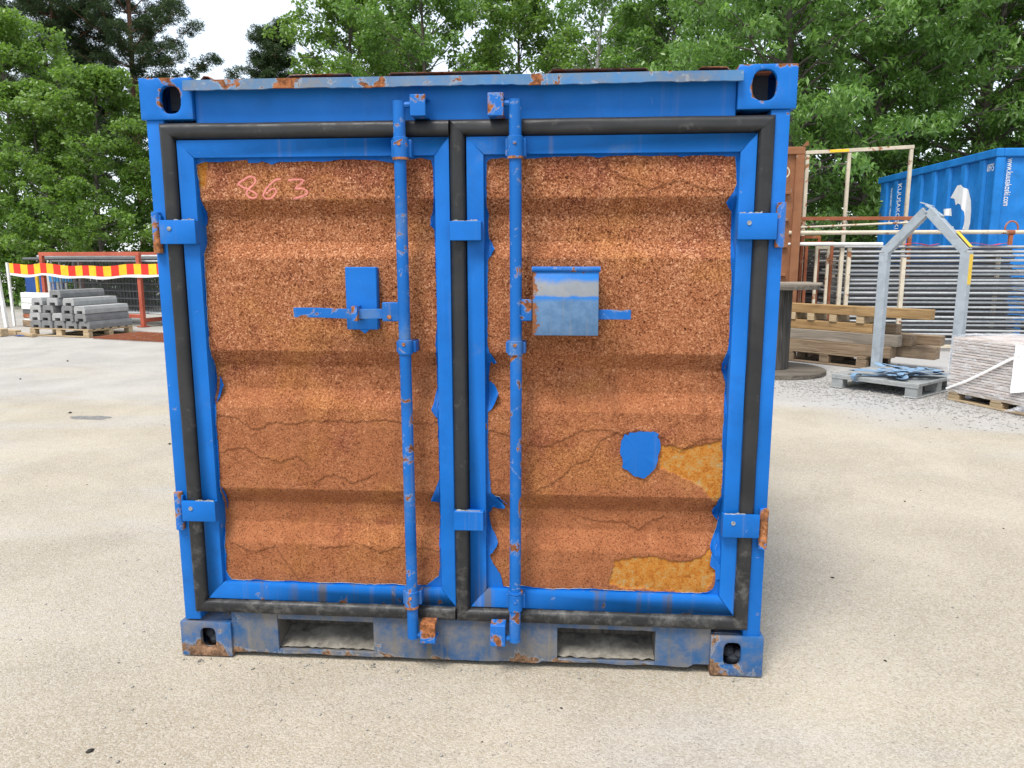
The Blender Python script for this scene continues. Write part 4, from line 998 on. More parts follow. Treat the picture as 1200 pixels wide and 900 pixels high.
for k, a in enumerate((-.02, .28, .62, 1.02)):
    o = MB().box(0, .11, 0, .42, 0, .105).build('spacer_block', M['wood_pallet'], None, bevel=.004); o.location = B0 + D7 * a + E7 * .08 + Vector((0, 0, .6295)); o.rotation_euler = (0, 0, tz)
    tag(o, 'short wooden spacer between the timber beams and the top beam', 'spacer', 'spacers under the top beam')
beam7('long yellow beam lying on spacers on top of the timber stack', -.5, 2.02, .10, .736, .15, .135, 'wood_new', -.02)
beam7('thin white-grey plank laid behind the long yellow top beam', .1, 1.55, .30, .7355, .12, .05, 'wood_grey')

# wooden cable spool
sp_ = thing('cable_spool', 'weathered wooden cable spool standing on its round flange', 'spool', (3.19, 7.86, 0))
def disc(z0, rr, name, n=7):
    for k in range(n):
        y0 = -rr + 2 * rr * k / n + .004; y1 = -rr + 2 * rr * (k + 1) / n - .004; P = []
        c = lambda y: math.sqrt(max(0, rr * rr - y * y))
        ys = np.linspace(y0, y1, 5); P = [(-c(y), y, z0) for y in ys] + [(c(y), y, z0) for y in ys[::-1]]
        MB().prism(P, (0, 0, .055)).build(name, M['wood_spool'], sp_, bevel=.004)
disc(0, .73, 'flange_plank'); disc(1.145, .58, 'flange_plank')
stv = MB().prism([(.20, -.04, .0555), (.24, -.04, .0555), (.24, .04, .0555), (.20, .04, .0555)], (0, 0, 1.088)).mesh('stave', M['wood_dark'], bevel=.004)
for k in range(18): o = link('stave', stv, sp_, (0, 0, 0), 2 * math.pi * k / 18)
for k, (dy, l) in enumerate(((-.3, .9), (-.12, 1.0), (.08, .95))):
    o = MB().box(-.3, l - .3, 0, .13, 0, .028).build('loose_plank', M['wood_grey'], None, bevel=.003); o.location = (3.10, 7.86 + dy, 1.2005); o.rotation_euler = (0, 0, .12 * k - .1)
    tag(o, 'grey weathered plank lying on top of the cable spool', 'plank', 'planks on the spool')

# rusty container behind
rc = thing('rusty_container', 'tall rust-brown steel container with a ribbed end', 'container', (0, 0, 0))
X1, Yf, Zt = 4.20, 10.25, 3.33
MB().box(1.75, X1 - .10, Yf + .05, Yf + 2.6, .12, Zt - .10).build('wall', M['cont_rust'], rc)
MB().box(1.72, X1 - .001, Yf - .004, Yf + 2.64, Zt - .12, Zt).build('top_rail', M['cont_rust'], rc, bevel=.01)
MB().box(1.72, X1 - .001, Yf - .004, Yf + 2.64, .0, .16).build('bottom_rail', M['cont_rust'], rc, bevel=.01)
MB().box(X1 - .14, X1, Yf - .001, Yf + .12, .161, Zt - .121).build('corner_post', M['cont_rust'], rc, bevel=.008)
MB().box(1.74, 1.88, Yf - .001, Yf + .12, .161, Zt - .121).build('corner_post', M['cont_rust'], rc, bevel=.008)
for z in (.75, 1.25, 1.72, 2.15, 2.58): MB().box(3.0, X1 - .20, Yf - .02, Yf + .05, z, z + .05).build('rib', M['cont_rust'], rc, bevel=.006)
MB().prism([(X1 - .05, Yf - .004, Zt), (X1 + .05, Yf - .004, Zt + .02), (X1 + .03, Yf - .004, Zt + .09), (X1 - .01, Yf - .004, Zt + .05)], (0, .06, 0)).build('lifting_ear', M['cont_rust'], rc)
bx = MB()
for k in range(12):
    a0, a1 = k / 12 * 2 * math.pi, (k + 1) / 12 * 2 * math.pi
    bx.add([(3.90 + .07 * q * math.cos(a), Yf - .0035, 2.93 + .09 * q * math.sin(a)) for a, q in ((a0, 1), (a1, 1), (a1, .72), (a0, .72))] , [(0, 1, 2, 3)])
bx.build('painted_ring', M['white_rust'], rc)

# stacked tube fence panels on a rack
pn0 = None; r = random.Random(31)
def fence_panel_flat():
    t = link('tube_barrier', None); Lp, Wp = 3.5, 1.25
    for k, y in enumerate((0, Wp)): MB().tube([(0, y, .02), (Lp, y, .02)], .0185, 8).build('rail', M['tube'] if y == 0 else M['tube_dark'], t, smooth=True)  # far rail coloured darker, as if shaded, so the gaps look deep
    for x in (.021, Lp - .021): MB().tube([(x, .0, .02), (x, Wp, .02)], .0205, 8).build('rail', M['tube'], t, smooth=True)
    mb = MB()
    for k in range(1, 14): x = Lp * k / 14; mb.box(x - .002, x + .002, .02, Wp - .02, .018, .022)
    for k in range(1, 6): y = Wp * k / 6; mb.box(.04, Lp - .04, y - .002, y + .002, .0225, .0265)
    o = mb.build('wire_mesh', M['tube_dark'], t); o['kind'] = 'stuff'  # wires share the darkened colour that stands for shade in the stack
    return t
rk = thing('steel_rack', 'low white steel rack with upright posts holding flat fence panels', 'rack', (5.10, 10.56, 0))
for x in (.25, 3.2): MB().box(x - .04, x + .04, -.06, 1.5, .0, .16).build('bearer', M['white_rust'], rk, bevel=.004)
for x, y in ((.86, -.12), (3.2, -.12), (.25, 1.42), (3.2, 1.42)):
    MB().box(x - .032, x + .032, y - .03, y + .03, .0, 1.55).build('post', M['white_rust'], rk, bevel=.004)
MB().box(.2, 3.4, -.15, -.09, .045, .10).build('rail', M['white_rust'], rk, bevel=.004)
for x, z0 in ((-.17, .60), (-.05, .60)):
    MB().box(x - .030, x + .030, -.20, -.14, .0, 1.72).build('post', M['white_rust'], rk, bevel=.004)
NP = 21
for k in range(NP):
    o = fence_panel_flat() if k == 0 else copy_tree(pn0)
    if k == 0: pn0 = o
    o.location = (5.06 + r.uniform(-.11, .11) + .05 * (k < 12), 10.60 + r.uniform(-.03, .05), .1625 + k * .0775 + (r.uniform(-.012, .012) if k else 0)); o.rotation_euler = (r.uniform(-.003, .003), r.uniform(-.004, .004), r.uniform(-.012, .012))
    tag(o, 'topmost grey tube fence panel of the tall flat stack, under the red strips' if k == NP - 1 else 'lowest grey tube fence panel of the flat stack, on the rack bearers' if k == 0 else 'grey tube fence panel lying flat in the tall stack on the rack', 'barrier', 'fence panels stacked flat')
ps = thing('gap_darkening_stack', 'added dark stack that blackens the gaps between the flat fence panels', 'gap darkener', (4.95, 12.5, 0))  # added behind the panels only so their see-through gaps turn dark
pl_ = MB().box(0, 3.9, 0, .5, 0, .05).mesh('plate', M['plate'], bevel=.004)
for k in range(30): link('plate', pl_, ps, (r.uniform(-.05, .05), r.uniform(-.02, .02), k * .0575))
# red strips on top of the panels
for x, l in ((6.02, .55), (7.05, .62)):
    q = ribbon('cloth_strip', [(x + l * t, 10.585 + .02 * math.sin(t * 9), 1.775 + .018 * math.sin(t * 7 + x)) for t in np.linspace(0, 1, 7)], .07, M['red_cloth']); tag(q, 'crumpled red cloth strip lying on top of the flat fence panels', 'cloth', 'red strips on the fence panels')
# long white pipes along the top of the rack
def pipe(label, pts, rr, mat, name='steel_pipe', group=None, cat='pipe'):
    return tag(MB().tube(pts, rr, 12).build(name, M[mat], None, smooth=True), label, cat, group)
pipe('long white pipe flecked with rust along the front of the panel stack', [(4.02, 10.30, 1.962), (6.5, 10.28, 1.966), (9.3, 10.26, 1.955)], .033, 'white_rust')
pipe('short white pipe below the long rust-flecked one', [(4.02, 10.32, 1.780), (5.55, 10.32, 1.775)], .028, 'white_steel')
rg = thing('shackle_ring', 'rusty steel ring clamped round the long white pipe', 'ring', (7.53, 10.27, 1.955))
mb = MB(); mb.tube([(.10 * math.cos(a), 0, .065 + .115 * math.sin(a)) for a in np.linspace(-.5, 3.64, 16)], .014, 8); mb.build('hoop', M['brown_rust'], rg, smooth=True)
MB().tube([(-.05, 0, 0), (.05, 0, 0)], .040, 12).build('collar', M['brown_rust'], rg, smooth=True)
MB().box(-.03, .03, -.02, .02, -.20, -.041).build('clamp_stem', M['brown_rust'], rg)
# scaffold frames leaning together
def sframe(label, x0, x1, y, z1, mat, w_=.045, tilt=0.0, mids=()):
    t = thing('scaffold_frame', label, 'frame', (x0, y, 0), 0, 'steel frames beside the rusty container'); L = x1 - x0
    for x in (0, L) + tuple(mids): MB().box(x - w_ / 2, x + w_ / 2, -w_ / 2, w_ / 2, 0, z1 - w_ / 2).build('post', M[mat], t, bevel=.004)
    MB().box(-w_ / 2, L + w_ / 2, -w_ / 2 - .001, w_ / 2 + .001, z1 - w_ / 2, z1 + w_ / 2).build('top_bar', M[mat], t, bevel=.004)
    MB().box(w_ / 2, L - w_ / 2, -w_ / 2 + .003, w_ / 2 - .003, .25, .25 + w_).build('cross_bar', M[mat], t, bevel=.004)
    return t
sframe('brown rusty square-tube frame with one long top bar', 4.62, 6.70, 12.02, 2.27, 'brown_rust', .065)
sframe('narrow brown rusty frame beside the rusty container', 4.42, 4.84, 10.62, 1.80, 'brown_rust', .05)
sframe('narrow white flaking frame beside the rusty container', 4.55, 4.74, 10.48, 1.72, 'white_rust', .045)
sframe('narrow brown flaking frame in front of the fence panels', 4.38, 4.66, 10.75, 1.90, 'brown_rust', .05)
pipe('thin rusty pale bar lying level behind the white pipes', [(4.5, 11.98, 2.10), (6.9, 11.98, 2.20)], .022, 'white_rust')
# tall goal-shaped frame behind
tf = thing('goal_frame', 'tall thin goal-shaped frame of cream and rusty steel tube', 'frame', (0, 0, 0)); Y = 12.35
for x in (4.86, 5.62, 6.74): MB().box(x - .03, x + .03, Y - .03, Y + .03, 0, 3.46 + .045 * (x - 4.86)).build('post', M['white_rust'], tf, bevel=.005)
mb = MB().beam((4.82, Y, 3.50), (6.78, Y, 3.585), .065, .065); mb.build('top_bar', M['white_rust'], tf, bevel=.005)
MB().beam((5.25, Y - .036, 3.52), (5.6, Y - .036, 3.535), .004, .05).build('yellow_tape', M['yellow'], tf)
mb = MB().beam((4.9, Y + .06, .5), (6.70, Y + .06, .5), .05, .05); mb.build('cross_bar', M['white_rust'], tf, bevel=.005)

# blue roll-off skip
def text_mesh(body, size, mat, extrude=.002):
    cu = bpy.data.curves.new('t', 'FONT'); cu.body = body; cu.size = size; cu.extrude = extrude; ob = bpy.data.objects.new('t', cu); COL.objects.link(ob)
    dg = bpy.context.evaluated_depsgraph_get(); me = bpy.data.meshes.new_from_object(ob.evaluated_get(dg)); bpy.data.objects.remove(ob); me.materials.clear(); me.materials.append(mat); return me
def letter(body, size, origin, xa, ya, parent, sx=1.0, name='lettering'):
    o = link(name, text_mesh(body, size, M['white_print']), parent); xa, ya = Vector(xa), Vector(ya); za = xa.cross(ya)
    m_ = Matrix((xa * sx, ya, za)).transposed().to_4x4(); m_.translation = Vector(origin); o.matrix_world = m_; return o
sk = thing('roll_off_skip', 'large blue roll-off skip with upright ribs and white lettering', 'skip', (0, 0, 0))
xs0, xs1, ys0, ys1, zz0, zz1 = 8.62, 11.0, 12.95, 18.45, .28, 3.62
mb = MB(); mb.box(xs0, xs0 + .05, ys0, ys1, zz0, zz1 - .14); mb.box(xs1 - .05, xs1, ys0, ys1, zz0, zz1 - .14); mb.box(xs0 + .05, xs1 - .05, ys1 - .05, ys1, zz0, zz1 - .14); mb.box(xs0 + .05, xs1 - .05, ys0 + .05, ys1 - .05, zz0, zz0 + .06); mb.build('wall', M['skip'], sk)
MB().box(xs0 + .05, xs1 - .05, ys0 + .001, ys0 + .05, zz0, zz1 - .14).build('end_gate', M['skip'], sk)
for a in ((xs0 - .07, xs0 + .08, ys0 - .07, ys1 + .05), (xs1 - .08, xs1 + .07, ys0 - .07, ys1 + .05)): MB().box(*a, zz1 - .16, zz1).build('top_rail', M['skip'], sk, bevel=.02, seg=2)
MB().box(xs0 + .08, xs1 - .08, ys0 - .07, ys0 + .08, zz1 - .16, zz1).build('top_rail', M['skip'], sk, bevel=.02, seg=2); MB().box(xs0 + .08, xs1 - .08, ys1 - .08, ys1 + .05, zz1 - .16, zz1).build('top_rail', M['skip'], sk, bevel=.02, seg=2)
for y in (18.05, 17.42, 16.77, 16.10, 15.43, 14.79, 14.12, 13.42):
    MB().prism([(xs0, y - .13, zz0), (xs0 - .055, y - .085, zz0), (xs0 - .055, y + .085, zz0), (xs0, y + .13, zz0)], (0, 0, zz1 - .165 - zz0)).build('rib', M['skip'], sk, bevel=.006)
MB().box(xs0 - .05, xs0 + .12, ys0 - .055, ys0 - .0005, zz0, zz1 - .161).build('corner_post', M['skip'], sk, bevel=.01)
for x in (9.35, 10.27): MB().box(x - .06, x + .06, ys0 + .05, ys1 - .05, .0, .279).build('skid', M['skip'], sk)
lx = xs0 - .0035; lx2 = xs0 - .0585
letter('KUUSAKOSKI', .30, (lx2, 17.25, 3.36), (0, 0, -1), (0, -1, 0), sk, .62)
letter('kuusakoski recycling', .14, (lx, 17.78, 3.30), (0, 0, -1), (0, -1, 0), sk, .75)
letter('70975', .20, (lx, 13.36, 3.22), (0, -1, 0), (0, 0, 1), sk, .62)
letter('www.kuusakoski.com', .17, (8.80, ys0 - .004, 3.43), (0, 0, -1), (1, 0, 0), sk, .60)
for poly in ([(14.66,2.82),(14.41,3.06),(14.15,3.05),(13.94,2.93),(13.80,2.71),(13.75,2.50),(13.74,2.25),(13.78,2.10),(14.00,2.13),(13.98,2.31),(14.00,2.49),(14.09,2.64),(14.27,2.70),(14.40,2.65),(14.48,2.79)], [(14.80,2.59),(14.59,2.60),(14.53,2.43),(14.76,2.46)], [(14.82,2.22),(14.41,2.21),(14.36,2.06),(14.79,2.08)]):
    # flat print: wraps over wall and rib face alike
    segs = []; ys = sorted(set([p[0] for p in poly]))
    bmq = bmesh.new(); vs = [bmq.verts.new((0, y, z)) for y, z in poly]; bmq.faces.new(vs)
    for yc in (14.79 + .13, 14.79 + .085, 14.79 - .085, 14.79 - .13, 14.12 + .13, 14.12 + .085, 14.12 - .085, 14.12 - .13):
        bmesh.ops.bisect_plane(bmq, geom=bmq.verts[:] + bmq.edges[:] + bmq.faces[:], plane_co=(0, yc, 0), plane_no=(0, 1, 0))
    for v in bmq.verts:
        off = 0
        for yc in (14.79, 14.12):
            d_ = abs(v.co.y - yc)
            if d_ <= .0851: off = .055
            elif d_ < .13: off = .055 * (.13 - d_) / .045
        v.co.x = xs0 - .004 - off
    me = bpy.data.meshes.new('emblem'); bmq.to_mesh(me); bmq.free(); me.materials.append(M['white_print']); link('emblem', me, sk)

# ------------------------------------------------------------------ far left: concrete feet, rack, banner
LU = Vector((.953, -.302, 0)); LV = Vector((.302, .953, 0)); lz = math.atan2(LU.y, LU.x)
pd = Vector((1.531, -.389, 0)).normalized(); pz = math.atan2(pd.y, pd.x); pe = Vector((-pd.y, pd.x, 0)); P0 = Vector((-10.56, 11.81, 0))
pallet('wooden pallet under the stacked concrete fence feet', P0 + pd * .78 + pe * .56, pz, 1.56, 1.12, .16, 6)
def foot_mesh(mat, Lf=1.08):
    w0, w1, h, nw, nh, nd = .145, .122, .150, .07, .055, .11
    mb = MB()
    def solid(y0, y1): mb.prism([(-w0, y0, 0), (w0, y0, 0), (w0, y0, .085), (w1, y0, h), (-w1, y0, h), (-w0, y0, .085)], (0, y1 - y0, 0))
    solid(nd, Lf - nd)
    for y0, y1 in ((0, nd), (Lf - nd, Lf)):
        a = [(-w0, 0), (-nw, 0), (-nw, nh), (nw, nh), (nw, 0), (w0, 0), (w0, .085), (w1, h), (-w1, h), (-w0, .085)]
        q = [(x, z) for x, z in a]
        V = [(x, y0, z) for x, z in q] + [(x, y1, z) for x, z in q]
        fr = [(0, 1, 2, 8, 9), (2, 3, 7, 8), (3, 4, 5, 6, 7)]
        mb.add(V, fr + [tuple(10 + i for i in reversed(f)) for f in fr] + [(i, (i + 1) % 10, 10 + (i + 1) % 10, 10 + i) for i in range(10)])
    return mb.mesh('concrete_foot', mat, bevel=.006)
fm = [foot_mesh(M['concrete']), foot_mesh(M['concrete_pale'])]
r = random.Random(77)
rows = [(5, .16, 0.0, 1.56), (5, .312, -.02, 1.53), (4, .464, -.02, 1.53), (3, .616, .0, 1.25)]
for ri, (n, z, x0, x1) in enumerate(rows):
    for k in range(n):
        fx = .16 + x0 + (x1 - .32) * k / (n - 1) + r.uniform(-.008, .008)
        if ri == 2: fx = (.16, .50, 1.02, 1.34)[k]
        if ri == 3: fx = (.22, .62, 1.04)[k]
        o = link('concrete_foot', fm[1 if (ri, k) in ((1, 0), (1, 2), (2, 3), (2, 0), (3, 0), (3, 1), (3, 2)) else 0], None, P0 + pd * fx + pe * (.03 + r.uniform(-.03, .03)) + Vector((0, 0, z + .0005)), pz + r.uniform(-.012, .012))
        tag(o, ('pale' if o.data is fm[1] else 'grey') + ' concrete fence foot with a notched end in the stack on the pallet', 'concrete block', 'concrete fence feet on the pallet')
o = link('concrete_foot', fm[0], None, P0 + pd * .66 + pe * .10 + Vector((0, 0, .7685)), pz + .0)
tag(o, 'single grey concrete fence foot lying on top of the pallet stack', 'concrete block', 'concrete fence feet on the pallet')

# red-oxide rack with upright fence panels
K0 = Vector((-12.25, 14.73, 0)); Lr = 3.11
rr_ = thing('panel_rack', 'red-oxide steel rack holding upright mesh fence panels', 'rack', K0, lz)
for x in (0, Lr):
    for y in (0, 1.0): MB().box(x - .05, x + .05, y - .04, y + .04, .02, 1.60).build('post', M['rack_red'], rr_, bevel=.006)
    MB().box(x - .045, x + .045, .04, .96, .10, .19).build('bottom_bar', M['rack_red'], rr_, bevel=.006)
    MB().box(x - .10, x + .10, -.10, .10, .0, .02).build('base_plate', M['rack_red'], rr_)
for y in (0, 1.0):
    MB().box(-.06, Lr + .06, y - .041, y + .041, 1.60, 1.69).build('top_bar', M['rack_red'], rr_, bevel=.006)
    MB().box(.05, Lr - .05, y - .035, y + .035, .20, .28).build('bottom_bar', M['rack_red'], rr_, bevel=.006)
def fence_upright(Lp, Hp):
    t = link('mesh_panel', None)
    for z in (0.02, Hp): MB().tube([(0, 0, z), (Lp, 0, z)], .02, 8).build('rail', M['tube'], t, smooth=True)
    for x in (0, Lp): MB().tube([(x, 0, 0), (x, 0, Hp)], .02, 8).build('upright', M['tube'], t, smooth=True)
    mb = MB()
    for k in range(1, int(Lp / .10)): x = k * .10; mb.box(x - .004, x + .004, -.004, .004, .03, Hp - .02)
    for k in range(1, 7): z = Hp * k / 7; mb.box(.02, Lp - .02, -.011, -.004, z - .005, z + .005)
    o = mb.build('wire_mesh', M['tube_dark'], t); o['kind'] = 'stuff'; return t
up0 = fence_upright(3.45, 1.20); r = random.Random(5)
for k in range(8):
    o = up0 if k == 0 else copy_tree(up0)
    y = .12 + .105 * k; o.location = K0 + LU * (.10 + r.uniform(-.1, .12) + (.75 if k % 3 == 1 else 0)) + LV * y + Vector((0, 0, .2805)); o.rotation_euler = (0, 0, lz + r.uniform(-.006, .006))
    tag(o, 'galvanised mesh fence panel standing upright in the red-oxide rack', 'fence panel', 'mesh panels standing in the rack')
# panels lying on top behind the banner
for k, (dy, z, a0, a1) in enumerate(((.25, 1.535, -1.0, 3.9), (.45, 1.535, -.8, 4.2), (.65, 1.535, -1.1, 3.8), (.35, 1.592, -.6, 4.3), (.55, 1.592, -.9, 4.0))):
    z -= .0
    pipe('grey steel tube lying across the top of the red-oxide rack', [K0 + LU * a0 + LV * dy + Vector((0, 0, z)), K0 + LU * a1 + LV * dy + Vector((0, 0, z))], .032, 'tube' if k % 2 else 'tube_dark', 'steel_tube', 'tubes on the red rack')
# striped banner sagging across the rack
bn = thing('warning_banner', 'red and yellow striped warning banner strung in front of the rack', 'banner', K0, lz)
x = -1.15; k = 0
def bz(x): return 1.43 - .06 * math.sin(max(0, min(1, (x - .05) / 3.2)) * math.pi) - .03 * math.sin(max(0, min(1, (x + 1.2) / 1.2)) * math.pi) + .012 * math.sin(x * 5)
while x < 3.9:
    n = 4; w_ = .232; V = []
    for i in range(n + 1):
        xx = x + w_ * i / n; z1 = bz(xx); yy = -.075 - .015 * math.sin(xx * 4.0)
        V += [(xx, yy, z1 - .235), (xx, yy, z1), (xx, yy + .004, z1 - .235), (xx, yy + .004, z1)]
    Fs = [f for i in range(n) for f in ((4 * i, 4 * i + 4, 4 * i + 5, 4 * i + 1), (4 * i + 2, 4 * i + 3, 4 * i + 7, 4 * i + 6))]
    MB().add(V, Fs).build('red_panel' if k % 2 else 'yellow_panel', M['red_cloth' if k % 2 else 'yellow_cloth'], bn, smooth=True); x += w_; k += 1
V = []
for i in range(61):
    xx = -1.15 + 5.05 * i / 60; z1 = bz(xx) - .236; V += [(xx, -.072 - .015 * math.sin(xx * 4.0), z1 - .05 - .02 * math.sin(xx * 2.5) ** 2), (xx, -.072 - .015 * math.sin(xx * 4.0), z1 + .03)]
MB().add(V, [(2 * i, 2 * i + 2, 2 * i + 3, 2 * i + 1) for i in range(60)]).build('white_hem', M['white_cloth'], bn, smooth=True)
# white posts and tubes at the far left
q0 = Vector((-12.28, 13.39, 0))
o = MB().beam(q0 + Vector((0, 0, .0)), q0 + Vector((-.16, .05, 1.62)), .075, .075, (0, 1, 0)).build('steel_post', M['white_steel'], None, bevel=.006); tag(o, 'white square steel post leaning slightly beside the white tubes', 'post')
o = MB().beam(q0 + Vector((-.12, .40, .0)), q0 + Vector((-.20, .48, 1.45)), .05, .05, (0, 1, 0)).build('steel_post', M['white_steel'], None, bevel=.004); tag(o, 'thin white steel post behind the thick leaning post', 'post')
for k, (z, l, m_) in enumerate(((.075, 1.9, 'wood_old'), (.155, 1.7, 'white_steel'), (.245, 1.8, 'brown_rust'), (.345, 1.75, 'tube_dark'), (.465, 1.8, 'white_steel'), (.60, 1.75, 'white_steel'), (.72, 1.85, 'white_steel'))):
    rr2 = (.075, .04, .05, .05, .07, .06, .06)[k]
    a = q0 + LU * .06 + LV * (.42 + .0 * k); o = MB().beam(a + Vector((0, 0, z)), a + LU * l + Vector((0, 0, z)), rr2 * 2.4, rr2 * 1.9).build('steel_section', M[m_], None, bevel=.008)
    tag(o, ['brown timber at the foot of the white steel sections', 'narrow white steel section near the bottom of the pile', 'rust-brown steel section in the pile of white sections', 'dark grey steel section in the pile of white sections', 'white steel section below the two topmost ones', 'second white steel section from the top of the pile', 'topmost white steel section behind the concrete feet'][k], 'steel section', 'long sections piled behind the concrete feet')
for k, (a, b, w_, h, z) in enumerate(((-.55, .02, .16, .15, 0), (-.5, .35, .12, .10, .15), (.15, .30, .10, .06, .0))):
    p = Vector((-11.05, 11.55, z)) + LU * a + LV * (b); o = MB().box(0, .62, 0, w_, 0, h).build('timber_offcut', M['wood_pallet'], None, bevel=.005); o.location = p; o.rotation_euler = (0, 0, lz - .1 * k)
    tag(o, ['pale squared timber offcut lying on the gravel by the leaning post', 'pale timber offcut laid across behind the squared one', 'thin pale timber strip lying next to the concrete feet pallet'][k], 'timber')
for o_ in [x for x in bpy.data.objects if x.name.startswith('timber_offcut.001')]: o_.location.z = .0
V = []
for i in range(7):
    for j in range(5): V.append((-10.78 + .05 * i, 11.62 + .05 * j, .005 + .035 * abs(noise.noise(Vector((i * .9, j * .9, 1))))))
o = MB().add(V, [(i * 5 + j, i * 5 + j + 1, (i + 1) * 5 + j + 1, (i + 1) * 5 + j) for i in range(6) for j in range(4)]).build('plastic_scrap', M['tarp'], None); tag(o, 'crumpled scrap of dark blue plastic beside the pallet', 'scrap')
# things standing behind the rack on the left
o = MB().prism([(-14.15, 16.6, .05), (-13.1, 16.3, .05), (-12.75, 16.2, 1.32), (-14.1, 16.55, 1.32)], (.02, .08, 0)).build('tarp_sheet', M['tarp'], None); tag(o, 'dark blue tarpaulin sheet hanging behind the banner', 'tarpaulin')
for k, (x, y, m_, w_) in enumerate(((-13.05, 15.55, 'yellow', .07), (-12.85, 15.7, 'white_steel', .08), (-12.65, 15.75, 'tube', .07), (-12.48, 15.8, 'white_steel', .05), (-12.15, 15.9, 'tube_dark', .06))):
    o = MB().box(x - w_ / 2, x + w_ / 2, y, y + .06, 0, 1.38).build('fence_post', M[m_], None, bevel=.004); tag(o, ['yellow post standing behind the striped banner', 'wide white post next to the yellow one', 'grey galvanised post between two white posts', 'thin white post next to the grey galvanised one', 'dark grey post behind the red-oxide rack'][k], 'post', 'posts behind the banner')
o = MB().box(-12.75, -12.15, 15.6, 15.63, .96, 1.12).build('plastic_board', M['tarp_light'], None); o.rotation_euler = (0, 0, 0); tag(o, 'light blue plastic board fixed low behind the banner', 'board')
# rusty reinforcement mat on the ground
mt = thing('steel_mat', 'rusty steel grid mat lying flat on the gravel by the pallet', 'mat', (-8.93, 11.25, 0), -.30)
for k in range(9): MB().tube([(0, .09 + k * .13, .012), (2.1, .09 + k * .13, .012)], .012, 6).build('bar', M['brown_rust'], mt)
for k in range(22): MB().tube([(.05 + k * .095, 0, .030), (.05 + k * .095, 1.2, .030)], .009, 6).build('cross_bar', M['brown_rust'], mt)

# ------------------------------------------------------------------ trees
def leaf_cloud(C, Rd, per, size, asp, droop, seed, flat=.75, up=.9):
    """C (n,3) clump centres, Rd (n,) radii; returns folded leaf quads"""
    r = np.random.default_rng(seed); n = len(C); k = np.maximum(8, (per * (Rd / Rd.mean()) ** 2).astype(int)); ci = np.repeat(np.arange(n), k); N = len(ci)
    g_ = r.standard_normal((N, 3)); g_ /= np.linalg.norm(g_, axis=1)[:, None]; q = g_ * (r.random(N) ** .45)[:, None] * Rd[ci][:, None]; q[:, 2] *= flat
    P = C[ci] + q
    nn = r.standard_normal((N, 3)) * 1.0 + np.array([0, 0, up]) + g_ * .45; nn /= np.linalg.norm(nn, axis=1)[:, None]
    a = r.standard_normal((N, 3)); a -= (a * nn).sum(1)[:, None] * nn; a /= np.linalg.norm(a, axis=1)[:, None]
    a[:, 2] -= droop; a /= np.linalg.norm(a, axis=1)[:, None]; b = np.cross(nn, a); b /= np.linalg.norm(b, axis=1)[:, None]; nn = np.cross(a, b)
    s_ = (size * (.65 + .7 * r.random(N)))[:, None]
    V = np.stack([P - a * s_ * .5, P + b * s_ * asp * .5 + nn * s_ * .07, P + a * s_ * .5 - nn * s_ * .05, P - b * s_ * asp * .5 + nn * s_ * .07], 1)
    i = np.arange(N)[:, None] * 4
    return V.reshape(-1, 3), np.concatenate([i + np.array([[0, 1, 2]]), i + np.array([[0, 2, 3]])], 1).reshape(-1, 3)
def broadleaf(seed, H, base, Rr, limbs, per, size, asp, droop, leafm, barkm, tw=.13, dense=1.0):
    r = random.Random(seed); mb = MB(); lean = (r.uniform(-.4, .4), r.uniform(-.3, .3))
    tr = [Vector((lean[0] * t * t + .12 * math.sin(t * 5 + seed), lean[1] * t * t + .1 * math.sin(t * 4 + seed * 2), H * .93 * t)) for t in [k / 10 for k in range(11)]]
    mb.tube(tr, [tw * (1 - .9 * k / 10) + .012 for k in range(11)], 8)
    C = []; Rd = []
    for k in range(limbs):
        t = base + (1 - base) * ((k + .5) / limbs) ** .9; i = min(9, int(t * 10)); p0 = tr[i].lerp(tr[i + 1], t * 10 - i)
        u = (t - base) / (1 - base + 1e-6); rad_ = Rr * (math.sin(math.pi * min(1, .16 + .84 * u) ** .85) ** .7 + .10) * r.uniform(.7, 1.12)
        az = k * 2.39996 + r.uniform(-.4, .4); rise = .25 + .9 * u + r.uniform(-.15, .2)
        pts = [p0]; d = Vector((math.cos(az), math.sin(az), rise)).normalized(); m = 6
        for j in range(m):
            d = (d + Vector((r.uniform(-.16, .16), r.uniform(-.16, .16), .03 - .13 * droop))).normalized(); pts.append(pts[-1] + d * rad_ / m)
        r0 = max(.014, tw * .42 * (1 - t * .75)); mb.tube(pts, [r0 * (1 - .85 * j / m) for j in range(m + 1)], 6)
        for j in range(1, m + 1):
            fr = j / m
            for c in range(1 + (r.random() < .75 * dense) + (j == m)):
                L = rad_ * .34 * (1.15 - .5 * fr) + .15; az2 = az + r.choice((-1, 1)) * r.uniform(.3, 1.4)
                e = pts[j] + Vector((math.cos(az2), math.sin(az2), r.uniform(-.25, .6))) * L * r.uniform(.3, 1)
                if c == 0 or r.random() < .5: mb.tube([pts[j], pts[j].lerp(e, .55) + Vector((0, 0, .05)), e], [r0 * .3 + .004, r0 * .2 + .004, .004], 4)
                if fr > .25: C.append(e); Rd.append(r.uniform(.22, .55) * (.42 + .15 * Rr))
    V, Fc = leaf_cloud(np.array([tuple(c) for c in C]), np.array(Rd), per, size, asp, droop, seed)
    return mb.mesh('trunk', barkm, smooth=True), npmesh('crown', V, Fc, leafm)
